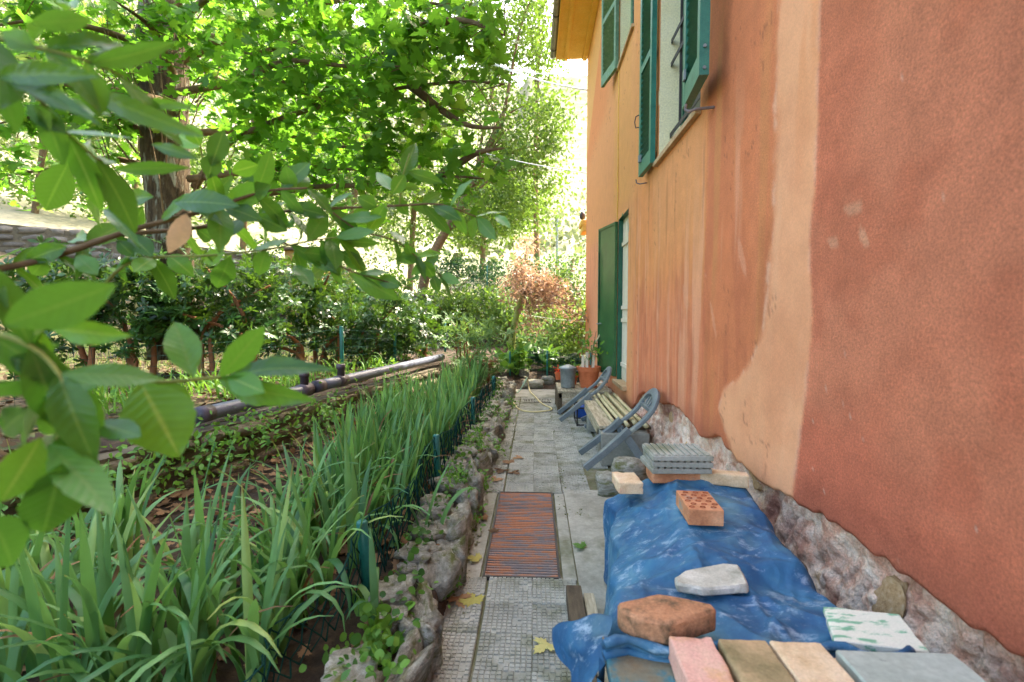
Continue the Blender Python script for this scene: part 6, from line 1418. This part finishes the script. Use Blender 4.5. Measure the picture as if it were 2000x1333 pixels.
sprout(t, twig(t, [(-80, 60, .48), (60, 90, .50), (170, 120, .52), (240, 150, .55)], .003, .0012, M_gtwig), 0.085, 3)
for a in (((175, 125), (342, 95), 34, .52, 0), ((172, 178), (362, 262), 38, .55, 0), ((238, 200), (382, 206), 18, .58, 0), ((225, 332), (364, 325), 24, .66, 0), ((296, 282), (378, 306), 22, .66, 0), ((60, 45), (180, 40), 36, .48, 0), ((130, 60), (30, 20), 36, .5, 0), ((0, 150), (130, 128), 40, .47, 0), ((20, 165), (140, 180), 34, .48, 0), ((100, 220), (60, 250), 40, .52, 0), ((130, 262), (50, 200), 40, .54, 0), ((190, 318), (150, 300), 30, .6, 0), ((205, 320), (215, 300), 30, .6, 1), ((70, 100), (0, 60), 40, .5, 0), ((150, 20), (100, -40), 34, .5, 1)):
    lleaf(t, *a, dd=random.uniform(-.06, .06))

# ------------------------------------------------------------------ far things
c = at_y(592, 508, 14.0)
sh = thing('garden_shed', 'ochre rendered shed with a flat dark roof behind the hedge', 'shed', (c.x, 14, 1))
B().box(c.x - .55, c.x + .55, 14, 15.2, .3, c.z + .28).obj('wall', M_shed, sh); B().box(c.x - .66, c.x + .66, 13.85, 15.3, c.z + .282, c.z + .36).obj('roof', M_dwood, sh)
CG = 'cables crossing the sky'
def cable(label, a, b_, sag, r=.012):
    a, b_ = Vector(a), Vector(b_); tag(B().tube([a.lerp(b_, k / 16) - Vector((0, 0, sag * 4 * (k / 16) * (1 - k / 16))) for k in range(17)], r, 5).obj('overhead_cable', M_cable, None), label, 'cable', CG)
cable('thin upper cable below the eave running to the trees', (1.0, 9.70, at_y(1146, 143, 9.7).z), px3(960, 126, 15), .12, .010)
cable('thick cable below the eave running to the trees', (1.0, 9.71, at_y(1146, 176, 9.71).z), px3(960, 122, 15), .1, .018)
cable('lower cable reaching the house wall above the low window', (1.0, 9.69, at_y(1146, 338, 9.69).z), px3(880, 278, 16), .1, .012)
cable('clothes line strung low behind the red maple', (1.0, 9.66, at_y(1144, 628, 9.66).z), px3(1010, 612, 10.4), .03, .006)
po = thing('utility_pole', 'slim grey utility pole on the far slope', 'pole', px3(1088, 540, 34)); B().tube([px3(1088, 560, 34), px3(1088, 428, 34)], [.09, .07], 8).obj('shaft', M_zinc, po); B().tube([px3(1084, 434, 34), px3(1092, 434, 34)], .05, 6).obj('crossarm', M_zinc, po)
po = thing('dead_trunk', 'bare dark tree stump standing on the far slope by the house', 'tree trunk', px3(1116, 540, 22)); B().tube([px3(1114, 548, 22), px3(1116, 520, 22), px3(1120, 505, 22)], [.10, .08, .05], 7).obj('trunk', M_twig, po)
n = 9000; xy = np.stack([rng.uniform(-60, 40, n), rng.uniform(30, 130, n)], 1); cl = np.stack([rng.uniform(-60, 40, 160), rng.uniform(30, 130, 160)], 1)
xy = cl[rng.integers(0, 160, n)] + rng.normal(0, 1, (n, 2)) * [1.6, 1.6]
P = np.column_stack([xy, gz(xy[:, 0], xy[:, 1]) + np.abs(rng.normal(0, 1.8, n))])
tag(obj('hillside_wood', merged('hillside_wood', T_quad, frames(rv(n), rv(n, .6) + [0, -.3, .8]), rng.uniform(.5, 1.1, n), P, L_hill)), 'pale scrub and trees scattered over the far hillside', 'woodland', kind='stuff')
# sunlit lawn grass on the terrace behind the hedge
n = 9000; P = np.column_stack([rng.uniform(-9, -2.6, n), rng.uniform(6.0, 13.0, n), np.zeros(n)]); P = P[P[:, 0] < xwall(P[:, 1]) - .5]; n = len(P); P[:, 2] = gz(P[:, 0], P[:, 1])
T_blade = (np.array([(-.05, 0, 0), (.05, 0, 0), (.0, .25, 1.)]), [[0, 1, 2]], np.zeros(3))
a = rng.uniform(0, 6.28, n); tag(obj('lawn_grass', merged('lawn_grass', T_blade, frames(np.stack([np.cos(a), np.sin(a), 0 * a], 1), np.tile([0, 0, 1.], (n, 1)) + rv(n, .2)), rng.uniform(.06, .14, n), P, L_pale)), 'sunlit grass on the upper terrace behind the hedge', 'grass', kind='stuff')
